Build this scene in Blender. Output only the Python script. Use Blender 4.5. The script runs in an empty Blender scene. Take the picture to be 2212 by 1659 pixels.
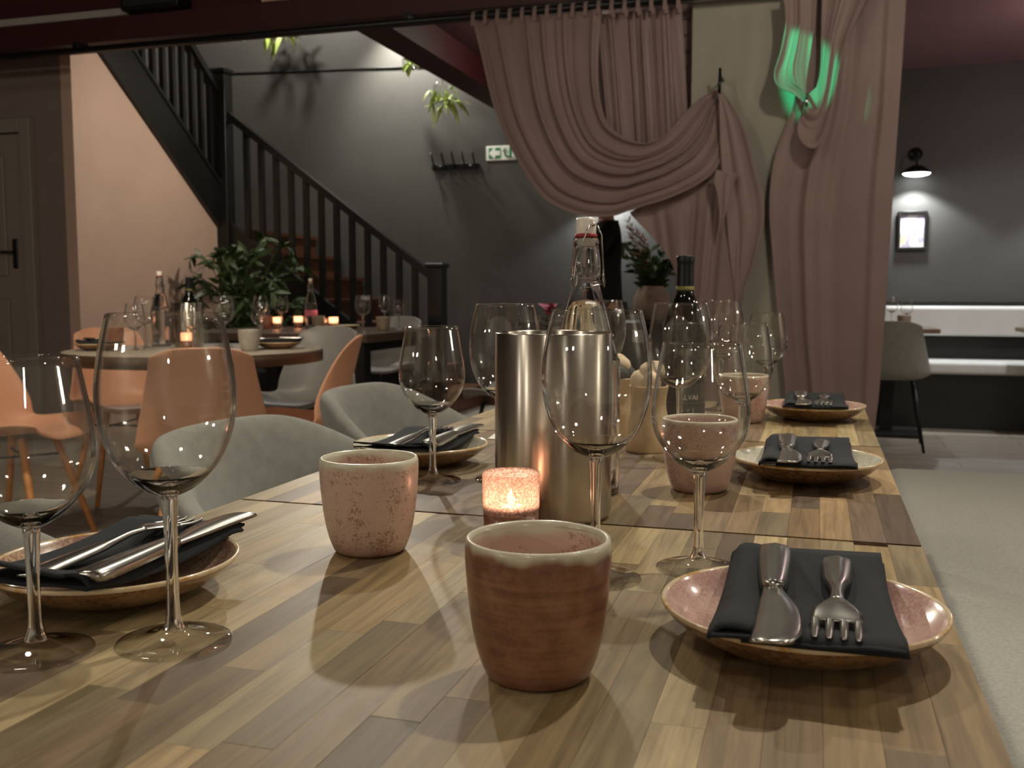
import bpy, bmesh, math, random
from mathutils import Vector, Matrix
random.seed(7)
PI = math.pi
R = math.radians
scene = bpy.context.scene
COL = scene.collection

# ------------------------------------------------------------------ camera
cam_d = bpy.data.cameras.new('camera')
cam = bpy.data.objects.new('camera', cam_d)
COL.objects.link(cam)
cam.location = (0, 0, 0.985)
cam.rotation_euler = (R(90 - 5.22), 0, R(17.0))
cam_d.sensor_fit = 'HORIZONTAL'
cam_d.sensor_width = 36.0
cam_d.lens = 36.0 * 2144.0 / 2212.0
cam_d.clip_start = 0.02
cam_d.dof.use_dof = True
cam_d.dof.focus_distance = 0.9
cam_d.dof.aperture_fstop = 14.0
scene.camera = cam

# ------------------------------------------------------------------ world, view, light transport
w = bpy.data.worlds.new('world')
scene.world = w
w.use_nodes = True
w.node_tree.nodes['Background'].inputs[0].default_value = (0.9, 0.75, 0.62, 1)
w.node_tree.nodes['Background'].inputs[1].default_value = 0.02
scene.view_settings.view_transform = 'Standard'
scene.view_settings.look = 'None'
scene.view_settings.exposure = 0.42
scene.view_settings.gamma = 1.0
scene.view_settings.use_curve_mapping = False
cy = scene.cycles
cy.max_bounces = 10
cy.transparent_max_bounces = 48
cy.transmission_bounces = 12
cy.glossy_bounces = 5
cy.diffuse_bounces = 3
cy.sample_clamp_indirect = 4.0
cy.adaptive_threshold = 0.08
cy.adaptive_min_samples = 16

# ------------------------------------------------------------------ lights
def spot(name, loc, target, watt, col, angle=60, blend=0.5, size=0.04):
    d = bpy.data.lights.new(name, 'SPOT')
    d.energy = watt; d.color = col; d.spot_size = R(angle); d.spot_blend = blend; d.shadow_soft_size = size
    o = bpy.data.objects.new(name, d); COL.objects.link(o)
    o.location = loc
    o.rotation_euler = (Vector(target) - Vector(loc)).to_track_quat('-Z', 'Y').to_euler()
    return o
def point(name, loc, watt, col, size=0.05):
    d = bpy.data.lights.new(name, 'POINT')
    d.energy = watt; d.color = col; d.shadow_soft_size = size
    o = bpy.data.objects.new(name, d); COL.objects.link(o); o.location = loc
    return o
WARM = (1.0, 0.83, 0.62)
NEUT = (1.0, 0.92, 0.775)
COOL = (0.93, 0.98, 1.0)
# track spots over the dining room
spot('spot_beam', (-2.44, 4.86, 2.26), (-0.2, 1.0, 0.75), 74, NEUT, 46, 0.6, 0.03)
spot('spot_table', (0.30, 1.95, 2.9), (-0.2, 0.9, 0.75), 80, NEUT, 62, 0.8, 0.03)
spot('spot_table_far', (-0.9, 2.9, 2.9), (-0.3, 1.9, 0.75), 55, NEUT, 62, 0.7, 0.04)
spot('spot_round_table', (-2.0, 2.2, 2.9), (-2.3, 3.5, 0.6), 105, WARM, 70, 0.7, 0.05)
spot('spot_far_table', (-2.9, 4.7, 2.36), (-3.0, 5.8, 0.75), 18, WARM, 75, 0.7, 0.05)
spot('spot_curtain', (0.6, 2.6, 2.9), (-0.3, 4.95, 1.3), 50, NEUT, 70, 0.8, 0.06)
# stair well
spot('spot_pink_wall', (-3.0, 6.3, 2.66), (-4.7, 6.3, 1.9), 56, (1.0, 0.88, 0.74), 110, 0.9, 0.08)
spot('spot_stair_top', (-3.62, 7.95, 3.5), (-3.4, 8.28, 2.2), 170, (1.0, 0.97, 0.86), 100, 0.9, 0.05)
point('bulb_upstairs', (-4.6, 7.2, 3.9), 75, (1.0, 0.95, 0.85), 0.1)
# banquette room, beyond the curtains
spot('spot_banquette', (1.6, 6.2, 2.6), (1.5, 7.8, 0.5), 60, COOL, 80, 0.8, 0.05)
spot('spot_wall_right', (2.05, 8.12, 1.86), (2.05, 8.16, 0), 48, COOL, 125, 0.35, 0.05)
# coloured stage spot on the tied curtain
spot('spot_green', (-0.95, 3.9, 2.7), (-0.135, 4.86, 2.04), 150, (0.02, 1.0, 0.42), 13, 0.4, 0.02)
spot('spot_bench', (1.3, 1.9, 2.9), (0.7, 2.2, 0.4), 76, NEUT, 90, 0.9, 0.06)
# unseen fill lights added near the ceiling to lift the ambient light
for i, (x, y) in enumerate([(-0.3, -1.4), (-2.4, -0.6), (1.9, 0.6), (2.6, 3.4), (-1.9, 1.6)]):
    point('ceiling_fill', (x, y, 2.86), 19, NEUT, 0.11)
for (x, y, z) in ((-3.2, -2.6, 2.0), (-4.6, -2.0, 2.0), (2.2, -2.4, 2.0), (4.4, 3.0, 2.0)):
    point('glass_highlight_light', (x, y, z), 26, NEUT, 0.07)  # unseen low lights added for bright streaks on the glass bowls
point('ceiling_fill', (-1.6, 6.4, 2.5), 12, NEUT, 0.10)  # another added fill light, behind the beam
point('ceiling_fill', (1.7, 6.6, 2.30), 11, (1.0, 0.76, 0.74), 0.06)  # unseen pinkish light added to brighten the rear ceiling

# ------------------------------------------------------------------ material helpers
def lin(h):
    h = h.lstrip('#')
    out = []
    for i in (0, 2, 4):
        c = int(h[i:i+2], 16) / 255
        out.append(c / 12.92 if c <= 0.04045 else ((c + 0.055) / 1.055) ** 2.4)
    return tuple(out) + (1,)
class NT:
    def __init__(s, name):
        s.m = bpy.data.materials.new(name); s.m.use_nodes = True
        s.t = s.m.node_tree
        s.b = s.t.nodes['Principled BSDF']; s.out = s.t.nodes['Material Output']
    def n(s, typ, **kw):
        nd = s.t.nodes.new(typ)
        for k, v in kw.items():
            if k.startswith('_'):
                key = k[1:]; key = int(key) if key.isdigit() else key.replace('_', ' ')
                s.set(nd.inputs[key], v)
            else:
                setattr(nd, k, v)
        return nd
    def set(s, sock, v):
        if isinstance(v, bpy.types.NodeSocket):
            s.t.links.new(v, sock)
        else:
            sock.default_value = v
    def p(s, **kw):
        names = dict(color='Base Color', rough='Roughness', metal='Metallic', spec='Specular IOR Level', trans='Transmission Weight',
                     ior='IOR', coat='Coat Weight', coat_rough='Coat Roughness', sheen='Sheen Weight', aniso='Anisotropic',
                     normal='Normal', alpha='Alpha', emis='Emission Color', emis_s='Emission Strength', sss='Subsurface Weight', tangent='Tangent')
        for k, v in kw.items():
            s.set(s.b.inputs[names[k]], v)
        return s
    def obj(s): return s.n('ShaderNodeTexCoord').outputs['Object']
    def mapping(s, vec, scale=(1, 1, 1), loc=(0, 0, 0)):
        m = s.n('ShaderNodeMapping'); s.set(m.inputs[0], vec); m.inputs['Scale'].default_value = scale; s.set(m.inputs['Location'], loc)
        return m.outputs[0]
    def noise(s, vec, scale, detail=4, rough=0.55, dist=0):
        n = s.n('ShaderNodeTexNoise'); s.set(n.inputs['Vector'], vec)
        n.inputs['Scale'].default_value = scale; n.inputs['Detail'].default_value = detail
        n.inputs['Roughness'].default_value = rough; n.inputs['Distortion'].default_value = dist
        return n.outputs['Fac']
    def ramp(s, fac, stops, interp='LINEAR'):
        r = s.n('ShaderNodeValToRGB'); s.set(r.inputs[0], fac); cr = r.color_ramp; cr.interpolation = interp
        while len(cr.elements) < len(stops): cr.elements.new(0.5)
        for e, (pos, c) in zip(cr.elements, stops):
            e.position = pos; e.color = c if isinstance(c, tuple) else (c, c, c, 1)
        return r.outputs[0]
    def mix(s, fac, a, b, blend='MIX'):
        m = s.n('ShaderNodeMix', data_type='RGBA', blend_type=blend)
        s.set(m.inputs[0], fac); s.set(m.inputs[6], a); s.set(m.inputs[7], b)
        return m.outputs[2]
    def math(s, op, a, b=0.0, clamp=False):
        m = s.n('ShaderNodeMath', operation=op, use_clamp=clamp); s.set(m.inputs[0], a); s.set(m.inputs[1], b)
        return m.outputs[0]
    def bump(s, h, strength=0.2, dist=0.002):
        b = s.n('ShaderNodeBump'); s.set(b.inputs['Height'], h); b.inputs['Strength'].default_value = strength; b.inputs['Distance'].default_value = dist
        s.set(s.b.inputs['Normal'], b.outputs[0]); return s
    def sep(s, vec):
        return s.n('ShaderNodeSeparateXYZ', _0=vec).outputs

def simple(name, col, rough=0.5, metal=0.0, var=0.0, vscale=6.0, bump=0.0, bscale=60.0, **kw):
    t = NT(name); c = lin(col) if isinstance(col, str) else col
    t.p(rough=rough, metal=metal, **kw)
    if var:
        nz = t.noise(t.obj(), vscale, 5)
        d = tuple(x * (1 - var) for x in c[:3]) + (1,); l = tuple(min(1, x * (1 + var)) for x in c[:3]) + (1,)
        t.p(color=t.ramp(nz, [(0.3, d), (0.7, l)]))
    else:
        t.p(color=c)
    if bump:
        t.bump(t.noise(t.obj(), bscale, 3), bump, 0.003)
    return t.m

M = {}
M['wall_dark'] = simple('charcoal_paint', '454340', 0.55, var=0.10, vscale=2.0, bump=0.05, bscale=90)
M['wall_pink'] = simple('blush_plaster', 'c3a795', 0.75, var=0.05, vscale=2.5, bump=0.06, bscale=70)
M['wall_pillar'] = simple('greige_paint', '979083', 0.8, var=0.03, bump=0.04, bscale=80)
M['wall_pale'] = simple('pale_paint', 'c4bbae', 0.8, var=0.03)
M['wall_room'] = simple('taupe_shaded_paint', '82746d', 0.8, var=0.05)  # shade on the pale door wall put into a darker taupe
M['red_paint'] = simple('oxblood_paint', '36070b', 0.6, var=0.12, vscale=3.0)
M['ceiling_mauve'] = simple('mauve_ceiling_paint', '7d5f62', 0.8, var=0.04)
M['ceiling_red'] = simple('dark_red_ceiling_paint', '3a0d10', 0.8, var=0.05)
M['black_wood'] = simple('black_painted_wood', '100f0e', 0.35, var=0.15, vscale=12)
M['black_metal'] = simple('black_metal', '121212', 0.4, 0.3)
M['tread'] = simple('stained_tread_wood', '4d2c19', 0.45, var=0.3, vscale=9)
M['white_trim'] = simple('white_gloss_paint', '9c9690', 0.5, var=0.03)
M['door'] = simple('grey_door_paint', '8b8078', 0.45, var=0.03)
M['steel_handle'] = simple('dark_handle_metal', '24201d', 0.35, 0.6)
M['grey_fabric'] = simple('grey_wool_fabric', '8d8c84', 0.95, var=0.10, vscale=40, bump=0.35, bscale=420, sheen=0.3)
M['bench_fabric'] = simple('warm_grey_tweed', '9d9a90', 0.95, var=0.16, vscale=160, bump=0.5, bscale=500, sheen=0.25)
M['grey_shell'] = simple('grey_plastic', '918f8c', 0.45, var=0.03)
M['pink_shell'] = simple('salmon_plastic', 'dca584', 0.42, var=0.04, vscale=3)
M['leg_wood'] = simple('oiled_beech', 'c98a52', 0.5, var=0.18, vscale=30)
M['banquette'] = simple('white_leatherette', 'c9c7c2', 0.5, var=0.04, bump=0.08, bscale=30)
M['table_dark'] = simple('walnut_top', '6b5138', 0.4, var=0.25, vscale=14)
M['table_edge'] = simple('dark_table_edge', '4a3829', 0.4, var=0.2, vscale=14)
M['table_pale'] = simple('limed_top', 'a69c8c', 0.45, var=0.12, vscale=14)
M['napkin'] = simple('black_paper_napkin', '191c20', 0.9, var=0.12, vscale=60, bump=0.25, bscale=600)
M['cutlery'] = simple('polished_steel', 'b9b7b0', 0.24, 1.0, var=0.05, vscale=30)
M['water_bottle_wire'] = simple('bright_wire', 'a9a7a2', 0.2, 1.0)
M['porcelain'] = simple('white_porcelain', 'efe7da', 0.25)
M['red_rubber'] = simple('red_rubber', '9c1c26', 0.5)
M['wax'] = simple('candle_wax', 'f0e2cc', 0.5, sss=0.2)
M['alu'] = simple('tealight_aluminium', 'b0b0b0', 0.3, 1.0)
M['pot_wood'] = simple('turned_pale_wood', 'c2a67e', 0.5, var=0.22, vscale=22)
M['snack_cream'] = simple('cream_lump', 'd9c2a0', 0.7, var=0.15, vscale=50, bump=0.3, bscale=120)
M['snack_dark'] = simple('charcoal_lump', '3f403f', 0.7, var=0.2, vscale=60, bump=0.3, bscale=150)
M['bottle_green'] = simple('dark_bottle_glass', '0b0f0c', 0.08, coat=0.6)
M['foil'] = simple('black_foil', '14171a', 0.35, 0.3)
M['label'] = simple('black_label', '2a2422', 0.7)
M['label_ink'] = simple('cream_print', 'c9c0b0', 0.7)
M['gold_ink'] = simple('olive_print', '6f6a2a', 0.6)
M['paper'] = simple('white_paper', 'd8d4cb', 0.8, var=0.02)
M['paper_print'] = simple('grey_print', '8f8b84', 0.8)
M['leaf_dark'] = simple('dark_green_leaf', '33471f', 0.5, var=0.3, vscale=8)
M['leaf_bright'] = simple('bright_green_leaf', 'b2c766', 0.5, var=0.25, vscale=10)
M['pampas'] = simple('dry_pampas', '8f6f52', 0.9, var=0.2, vscale=20)
M['stone_pot'] = simple('beige_stoneware', '9b8674', 0.8, var=0.2, vscale=14, bump=0.3, bscale=50)
M['dark_pot'] = simple('black_plant_pot', '171614', 0.6)
M['pink_petal'] = simple('pink_petal', 'd06a7e', 0.6, var=0.15, vscale=20)
M['sign_white'] = simple('sign_white', 'e9ece4', 0.5)
M['sign_green'] = simple('sign_green', '1d7d4c', 0.5)
M['socket'] = simple('white_socket', 'd9d5cd', 0.5)
M['black_cloth'] = simple('black_cotton', '0d0d0e', 0.9)
M['skin'] = simple('skin', 'c08a70', 0.55, sss=0.1)
M['hair'] = simple('dark_hair', '1c1512', 0.6)
M['lip'] = simple('lip', '9a5a50', 0.5)
M['eye'] = simple('eye', 'e6e2dc', 0.3)
M['cable'] = simple('black_cable', '161514', 0.6)
M['red_cup'] = simple('terracotta_glaze', '8e5a44', 0.4, var=0.15, vscale=20)
M['beige_cup'] = simple('beige_glaze', '8c7c6a', 0.4, var=0.15, vscale=20)
M['pale_cup'] = simple('pale_grey_glaze', 'a9a298', 0.4, var=0.12, vscale=40)

def emit(name, col, s):
    t = NT(name); e = t.n('ShaderNodeEmission'); e.inputs[0].default_value = col; e.inputs[1].default_value = s
    t.t.links.new(e.outputs[0], t.out.inputs[0]); return t.m
M['flame'] = emit('candle_flame', (1.0, 0.72, 0.38, 1), 40)
M['lamp_glow'] = emit('lamp_opal_glow', (0.95, 1.0, 1.0, 1), 9)

def glass_thin(name, tint=(0.992, 0.995, 0.99, 1), edge=(0.75, 0.75, 0.73, 1), refr=True):
    """blown glass: clear where seen face-on, refracting towards its silhouette"""
    t = NT(name)
    lw = t.n('ShaderNodeLayerWeight', _Blend=0.5).outputs['Facing']
    f5 = t.math('POWER', lw, 4.0)
    fr = t.math('MULTIPLY_ADD', f5, 0.75); fr.node.inputs[2].default_value = 0.045
    tr = t.n('ShaderNodeBsdfTransparent')
    t.set(tr.inputs[0], t.mix(t.math('POWER', lw, 6.0), tint, edge))
    gl = t.n('ShaderNodeBsdfGlossy', _Roughness=0.015); gl.inputs[0].default_value = (1, 1, 1, 1)
    mx = t.n('ShaderNodeMixShader'); t.set(mx.inputs[0], fr)
    t.t.links.new(tr.outputs[0], mx.inputs[1]); t.t.links.new(gl.outputs[0], mx.inputs[2])
    last = mx
    if refr:
        gb = t.n('ShaderNodeBsdfGlass', _IOR=1.45, _Roughness=0.0)
        m2 = t.n('ShaderNodeMixShader'); t.set(m2.inputs[0], t.ramp(lw, [(0.62, 0.0), (0.86, 1.0)]))
        t.t.links.new(mx.outputs[0], m2.inputs[1]); t.t.links.new(gb.outputs[0], m2.inputs[2]); last = m2
    t.t.links.new(last.outputs[0], t.out.inputs[0])
    return t.m
M['glass'] = glass_thin('clear_glass')
def solid_glass(name, ior, col=(1, 1, 1, 1)):
    t = NT(name); g = t.n('ShaderNodeBsdfGlass', _IOR=ior, _Roughness=0.0); g.inputs[0].default_value = col
    t.t.links.new(g.outputs[0], t.out.inputs[0]); return t.m
M['stem_glass'] = solid_glass('stem_glass', 1.5)
M['water'] = solid_glass('water', 1.33)

def brushed():
    t = NT('brushed_steel')
    nz = t.noise(t.obj(), 6, 2)
    t.p(color=t.ramp(nz, [(0.3, lin('bcb4a8')), (0.7, lin('c4bcb0'))]), metal=1.0, rough=0.27, aniso=0.85)
    t.b.inputs['Anisotropic Rotation'].default_value = 0.25
    tg = t.n('ShaderNodeTangent', direction_type='RADIAL', axis='Z')
    t.t.links.new(tg.outputs[0], t.b.inputs['Tangent'])
    return t.m
M['steel'] = brushed()

def stave():
    t = NT('butcher_block_stave')
    oi = t.n('ShaderNodeObjectInfo')
    off = t.n('ShaderNodeCombineXYZ'); t.set(off.inputs[0], t.math('MULTIPLY', oi.outputs['Random'], 37.0)); t.set(off.inputs[1], t.math('MULTIPLY', oi.outputs['Random'], 11.0))
    v = t.mapping(t.obj(), (1, 1, 1), off.outputs[0])
    g1 = t.noise(t.mapping(v, (26, 1.5, 26)), 4.0, 6, 0.6, 0.5)
    g2 = t.noise(t.mapping(v, (150, 6, 150)), 3.0, 3, 0.6)
    g3 = t.noise(t.mapping(v, (12, 1.0, 12)), 3.0, 2, 0.5, 0.8)
    k = t.ramp(g1, [(0.28, 0.62), (0.5, 0.98), (0.75, 1.22)])
    c = t.mix(1.0, oi.outputs['Color'], k, 'MULTIPLY')
    c = t.mix(0.35, c, t.ramp(g2, [(0.3, 0.7), (0.62, 1.12)]), 'MULTIPLY')
    c = t.mix(0.55, c, t.ramp(g3, [(0.40, 1.0), (0.48, 0.70), (0.54, 1.02)]), 'MULTIPLY')
    t.p(color=c, rough=t.ramp(g1, [(0.2, 0.44), (0.8, 0.56)]), spec=0.45)
    t.bump(g2, 0.05, 0.0004)
    return t.m
M['stave'] = stave()

def floor_mat():
    t = NT('greyed_floor_planks')
    v = t.obj()
    br = t.n('ShaderNodeTexBrick', _Scale=1.0, _Mortar_Size=0.004, _Brick_Width=1.3, _Row_Height=0.19, offset=0.37)
    t.set(br.inputs['Vector'], v)
    br.inputs['Color1'].default_value = lin('8f8374'); br.inputs['Color2'].default_value = lin('837a6d'); br.inputs['Mortar'].default_value = lin('5c5348')
    g = t.noise(t.mapping(v, (2.5, 26, 1)), 3, 5)
    t.p(color=t.mix(0.5, br.outputs[0], t.ramp(g, [(0.3, 0.72), (0.7, 1.12)]), 'MULTIPLY'), rough=0.5)
    return t.m
M['floor'] = floor_mat()

def curtain_mat():
    t = NT('dusky_pink_curtain')
    v = t.obj()
    nz = t.noise(v, 3, 4)
    wv = t.noise(t.mapping(v, (500, 500, 500)), 1.0, 2)
    t.p(color=t.ramp(nz, [(0.3, lin('836c66')), (0.7, lin('8d7670'))]), rough=0.55, spec=0.4, sheen=0.25)
    t.bump(wv, 0.06, 0.001)
    tl = t.n('ShaderNodeBsdfTranslucent'); tl.inputs[0].default_value = lin('98766a')
    mx = t.n('ShaderNodeMixShader', _0=0.14)
    t.t.links.new(t.b.outputs[0], mx.inputs[1]); t.t.links.new(tl.outputs[0], mx.inputs[2]); t.t.links.new(mx.outputs[0], t.out.inputs[0])
    return t.m
M['curtain'] = curtain_mat()

def glaze(name, body, dark, rim, h, rimstart, dscale=60, amount=0.5, band=0.0, drip=0.12, soft=0.06):
    """reactive stoneware glaze: pale lip, speckled body"""
    t = NT(name); v = t.obj(); z = t.sep(v)[2]
    zn = t.math('DIVIDE', z, h)
    big = t.noise(t.mapping(v, (1, 1, 0.25)), 24, 3)
    edge = t.math('ADD', zn, t.math('MULTIPLY', t.math('SUBTRACT', big, 0.5), drip * 2))
    sp = t.noise(v, dscale * 6, 4, 0.7)
    patch = t.noise(t.mapping(v, (1, 1, 0.6)), dscale * 0.55, 3)
    k = t.math('ADD', sp, t.math('MULTIPLY', t.math('SUBTRACT', patch, 0.5), 0.9))
    k = t.math('ADD', k, t.math('MULTIPLY', t.math('SUBTRACT', t.noise(t.mapping(v, (3, 3, 90)), 3, 2), 0.5), band))
    c = t.mix(t.ramp(k, [(amount - soft, 1.0), (amount + soft, 0.0)]), lin(body), lin(dark))
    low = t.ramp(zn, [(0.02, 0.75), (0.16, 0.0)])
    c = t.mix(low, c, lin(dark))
    c = t.mix(t.ramp(edge, [(rimstart - 0.03, 0.0), (rimstart + 0.03, 1.0)]), c, lin(rim))
    t.p(color=c, rough=0.32, coat=0.35, coat_rough=0.12)
    t.bump(sp, 0.06, 0.001)
    return t.m
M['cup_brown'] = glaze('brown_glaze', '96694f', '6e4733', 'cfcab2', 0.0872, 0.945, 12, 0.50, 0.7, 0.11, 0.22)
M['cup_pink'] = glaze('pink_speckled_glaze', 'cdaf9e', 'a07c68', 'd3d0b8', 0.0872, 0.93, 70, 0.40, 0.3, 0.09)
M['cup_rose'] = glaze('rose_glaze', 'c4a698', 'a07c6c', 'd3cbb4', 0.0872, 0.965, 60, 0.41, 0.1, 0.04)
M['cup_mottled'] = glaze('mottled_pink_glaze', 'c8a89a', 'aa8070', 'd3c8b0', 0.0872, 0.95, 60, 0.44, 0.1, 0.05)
def plate_glaze(name, a, b, scale=130, amt=0.5):
    t = NT(name); v = t.obj()
    k = t.math('ADD', t.noise(v, scale * 3, 4, 0.7), t.math('MULTIPLY', t.math('SUBTRACT', t.noise(v, 26, 3), 0.5), 0.8))
    t.p(color=t.mix(t.ramp(k, [(amt - 0.08, 0.0), (amt + 0.08, 1.0)]), lin(b), lin(a)), rough=0.22, coat=0.6, coat_rough=0.08)
    return t.m
M['plate_pink'] = plate_glaze('pink_plate_glaze', 'ddb9aa', 'c79c92')
M['plate_cream'] = plate_glaze('cream_plate_glaze', 'dad7c6', 'c6c0aa')
M['plate_mottle'] = plate_glaze('mottled_plate_glaze', 'cbb08f', 'a27a6c')
M['plate_under'] = plate_glaze('brown_plate_underside', '8f6a45', '6b4a30', 60)
M['plate_rim'] = plate_glaze('ivory_plate_rim', 'dcc7a4', 'c79a55', 20, 0.42)

def tealight_glass():
    t = NT('pink_crackle_glass'); v = t.obj()
    vo = t.n('ShaderNodeTexVoronoi', feature='DISTANCE_TO_EDGE', _Scale=230); t.set(vo.inputs['Vector'], v)
    sp = t.noise(v, 500, 3, 0.7)
    k = t.math('MULTIPLY', t.ramp(vo.outputs['Distance'], [(0.02, 0.55), (0.09, 1.0)]), t.ramp(sp, [(0.44, 0.25), (0.56, 1.0)]))
    col = t.mix(k, lin('a07c6c'), lin('f5ddd2'))
    tl = t.n('ShaderNodeBsdfTranslucent'); t.set(tl.inputs[0], col)
    df = t.n('ShaderNodeBsdfDiffuse'); t.set(df.inputs[0], col)
    tr = t.n('ShaderNodeBsdfTransparent'); t.set(tr.inputs[0], col)
    a = t.n('ShaderNodeMixShader', _0=0.35); t.t.links.new(tl.outputs[0], a.inputs[1]); t.t.links.new(df.outputs[0], a.inputs[2])
    b = t.n('ShaderNodeMixShader', _0=0.4); t.t.links.new(a.outputs[0], b.inputs[1]); t.t.links.new(tr.outputs[0], b.inputs[2])
    gl = t.n('ShaderNodeBsdfGlossy', _Roughness=0.08)
    lw = t.math('POWER', t.n('ShaderNodeLayerWeight', _Blend=0.5).outputs['Facing'], 4.0)
    c = t.n('ShaderNodeMixShader'); t.set(c.inputs[0], t.math('MULTIPLY_ADD', lw, 0.6)); c.inputs[0].links[0].from_node.inputs[2].default_value = 0.04
    t.t.links.new(b.outputs[0], c.inputs[1]); t.t.links.new(gl.outputs[0], c.inputs[2]); t.t.links.new(c.outputs[0], t.out.inputs[0])
    return t.m
M['tealight_glass'] = tealight_glass()
def art():
    t = NT('watercolour_print'); v = t.obj()
    n1 = t.noise(v, 12, 3); n2 = t.noise(t.mapping(v, (1, 1, 1), (3, 5, 1)), 9, 3)
    c = t.ramp(n1, [(0.45, lin('d9d9d8')), (0.56, lin('9c90a8')), (0.66, lin('b9b4bf'))])
    c = t.mix(t.ramp(n2, [(0.56, 0.0), (0.64, 1.0)]), c, lin('cdbf9a'))
    t.p(color=c, rough=0.6); return t.m
M['art'] = art()

# ------------------------------------------------------------------ geometry helpers
def link(o, parent=None):
    COL.objects.link(o)
    if parent is not None: o.parent = parent
    return o
def mk(name, verts, faces, mat, parent=None, loc=None, smooth=True, fmat=None, rot=None):
    me = bpy.data.meshes.new(name); me.from_pydata([tuple(v) for v in verts], [], faces); 
    for m in (mat if isinstance(mat, (list, tuple)) else [mat]): me.materials.append(M[m] if isinstance(m, str) else m)
    if fmat: me.polygons.foreach_set('material_index', fmat)
    if smooth: me.polygons.foreach_set('use_smooth', [True] * len(me.polygons))
    me.update()
    o = bpy.data.objects.new(name, me); link(o, parent)
    if loc: o.location = loc
    if rot: o.rotation_euler = rot
    return o
def tag(o, label, cat, group=None):
    o['label'] = label; o['category'] = cat
    if group: o['group'] = group
    return o
def struct(o):
    o['kind'] = 'structure'; return o
def thing(name, label, cat, loc=(0, 0, 0), rotz=0.0, group=None):
    o = bpy.data.objects.new(name, None); o.empty_display_size = 0.05; link(o)
    o.location = loc; o.rotation_euler = (0, 0, rotz)
    return tag(o, label, cat, group)
def clone(root, label, loc, rotz=0.0, scale=1.0):
    def cp(o, par):
        c = o.copy(); link(c, par)
        for ch in o.children: cp(ch, c)
        return c
    r = cp(root, None); r.location = loc; r.rotation_euler = (0, 0, rotz); r.scale = (scale,) * 3
    r['label'] = label
    return r
def boxdata(x0, x1, y0, y1, z0, z1):
    v = [(x0, y0, z0), (x1, y0, z0), (x1, y1, z0), (x0, y1, z0), (x0, y0, z1), (x1, y0, z1), (x1, y1, z1), (x0, y1, z1)]
    f = [(3, 2, 1, 0), (4, 5, 6, 7), (0, 1, 5, 4), (1, 2, 6, 5), (2, 3, 7, 6), (3, 0, 4, 7)]
    return v, f
def box(name, b, mat, parent=None, bevel=0.0, seg=2, loc=None, rot=None):
    v, f = boxdata(*b)
    if not bevel: return mk(name, v, f, mat, parent, loc, smooth=False, rot=rot)
    bm = bmesh.new(); vs = [bm.verts.new(p) for p in v]
    for q in f: bm.faces.new([vs[i] for i in q])
    bmesh.ops.bevel(bm, geom=list(bm.edges), offset=bevel, segments=seg, profile=0.5, affect='EDGES')
    me = bpy.data.meshes.new(name); bm.to_mesh(me); bm.free()
    me.materials.append(M[mat]); me.polygons.foreach_set('use_smooth', [True] * len(me.polygons))
    o = bpy.data.objects.new(name, me); link(o, parent)
    if seg >= 2:
        m = o.modifiers.new('wn', 'WEIGHTED_NORMAL'); m.keep_sharp = True
    if loc: o.location = loc
    if rot: o.rotation_euler = rot
    return o
def lathe_data(prof, n=40):
    v, f = [], []; rows = []
    for r, z in prof:
        if r < 1e-6: rows.append([len(v)]); v.append((0, 0, z))
        else:
            rows.append(list(range(len(v), len(v) + n)))
            v += [(r * math.cos(2 * PI * i / n), r * math.sin(2 * PI * i / n), z) for i in range(n)]
    seg = []
    for k in range(len(rows) - 1):
        a, b = rows[k], rows[k + 1]
        for i in range(n):
            j = (i + 1) % n
            if len(a) == 1 and len(b) == 1: continue
            if len(a) == 1: f.append((a[0], b[j], b[i]))
            elif len(b) == 1: f.append((a[i], a[j], b[0]))
            else: f.append((a[i], a[j], b[j], b[i]))
            seg.append(k)
    return v, f, seg
def spline(pts, n):
    """Catmull-Rom through pts, n samples"""
    out = []; m = len(pts)
    for i in range(n):
        t = i / (n - 1) * (m - 1); k = min(int(t), m - 2); u = t - k
        p0, p1, p2, p3 = pts[max(k - 1, 0)], pts[k], pts[k + 1], pts[min(k + 2, m - 1)]
        out.append(tuple(0.5 * (2 * b + (c - a) * u + (2 * a - 5 * b + 4 * c - d) * u * u + (3 * b - a - 3 * c + d) * u ** 3) for a, b, c, d in zip(p0, p1, p2, p3)))
    return out
def lathe(name, prof, mat, parent=None, n=40, loc=None, smooth_n=0, fmat_fn=None):
    if smooth_n: prof = spline(prof, smooth_n)
    v, f, seg = lathe_data(prof, n)
    return mk(name, v, f, mat, parent, loc, fmat=[fmat_fn(s) for s in seg] if fmat_fn else None)
def tube_data(pts, rad, n=8, cap=True):
    pts = [Vector(p) for p in pts]; v, f = [], []
    rr = rad if isinstance(rad, (list, tuple)) else [rad] * len(pts)
    up = Vector((0, 0, 1))
    prev = None
    for i, p in enumerate(pts):
        d = (pts[min(i + 1, len(pts) - 1)] - pts[max(i - 1, 0)]).normalized()
        if prev is None:
            a = d.cross(up if abs(d.z) < 0.95 else Vector((1, 0, 0))).normalized()
        else:
            a = (prev - d * prev.dot(d)).normalized()
        prev = a; b = d.cross(a)
        for k in range(n):
            ang = 2 * PI * k / n
            v.append(p + (a * math.cos(ang) + b * math.sin(ang)) * rr[i])
    for i in range(len(pts) - 1):
        for k in range(n):
            j = (k + 1) % n
            f.append((i * n + k, i * n + j, (i + 1) * n + j, (i + 1) * n + k))
    if cap:
        f.append(tuple(range(n - 1, -1, -1))); f.append(tuple(range((len(pts) - 1) * n, len(pts) * n)))
    return v, f
def tube(name, pts, rad, mat, parent=None, n=8, loc=None):
    v, f = tube_data(pts, rad, n); return mk(name, v, f, mat, parent, loc)
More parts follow.
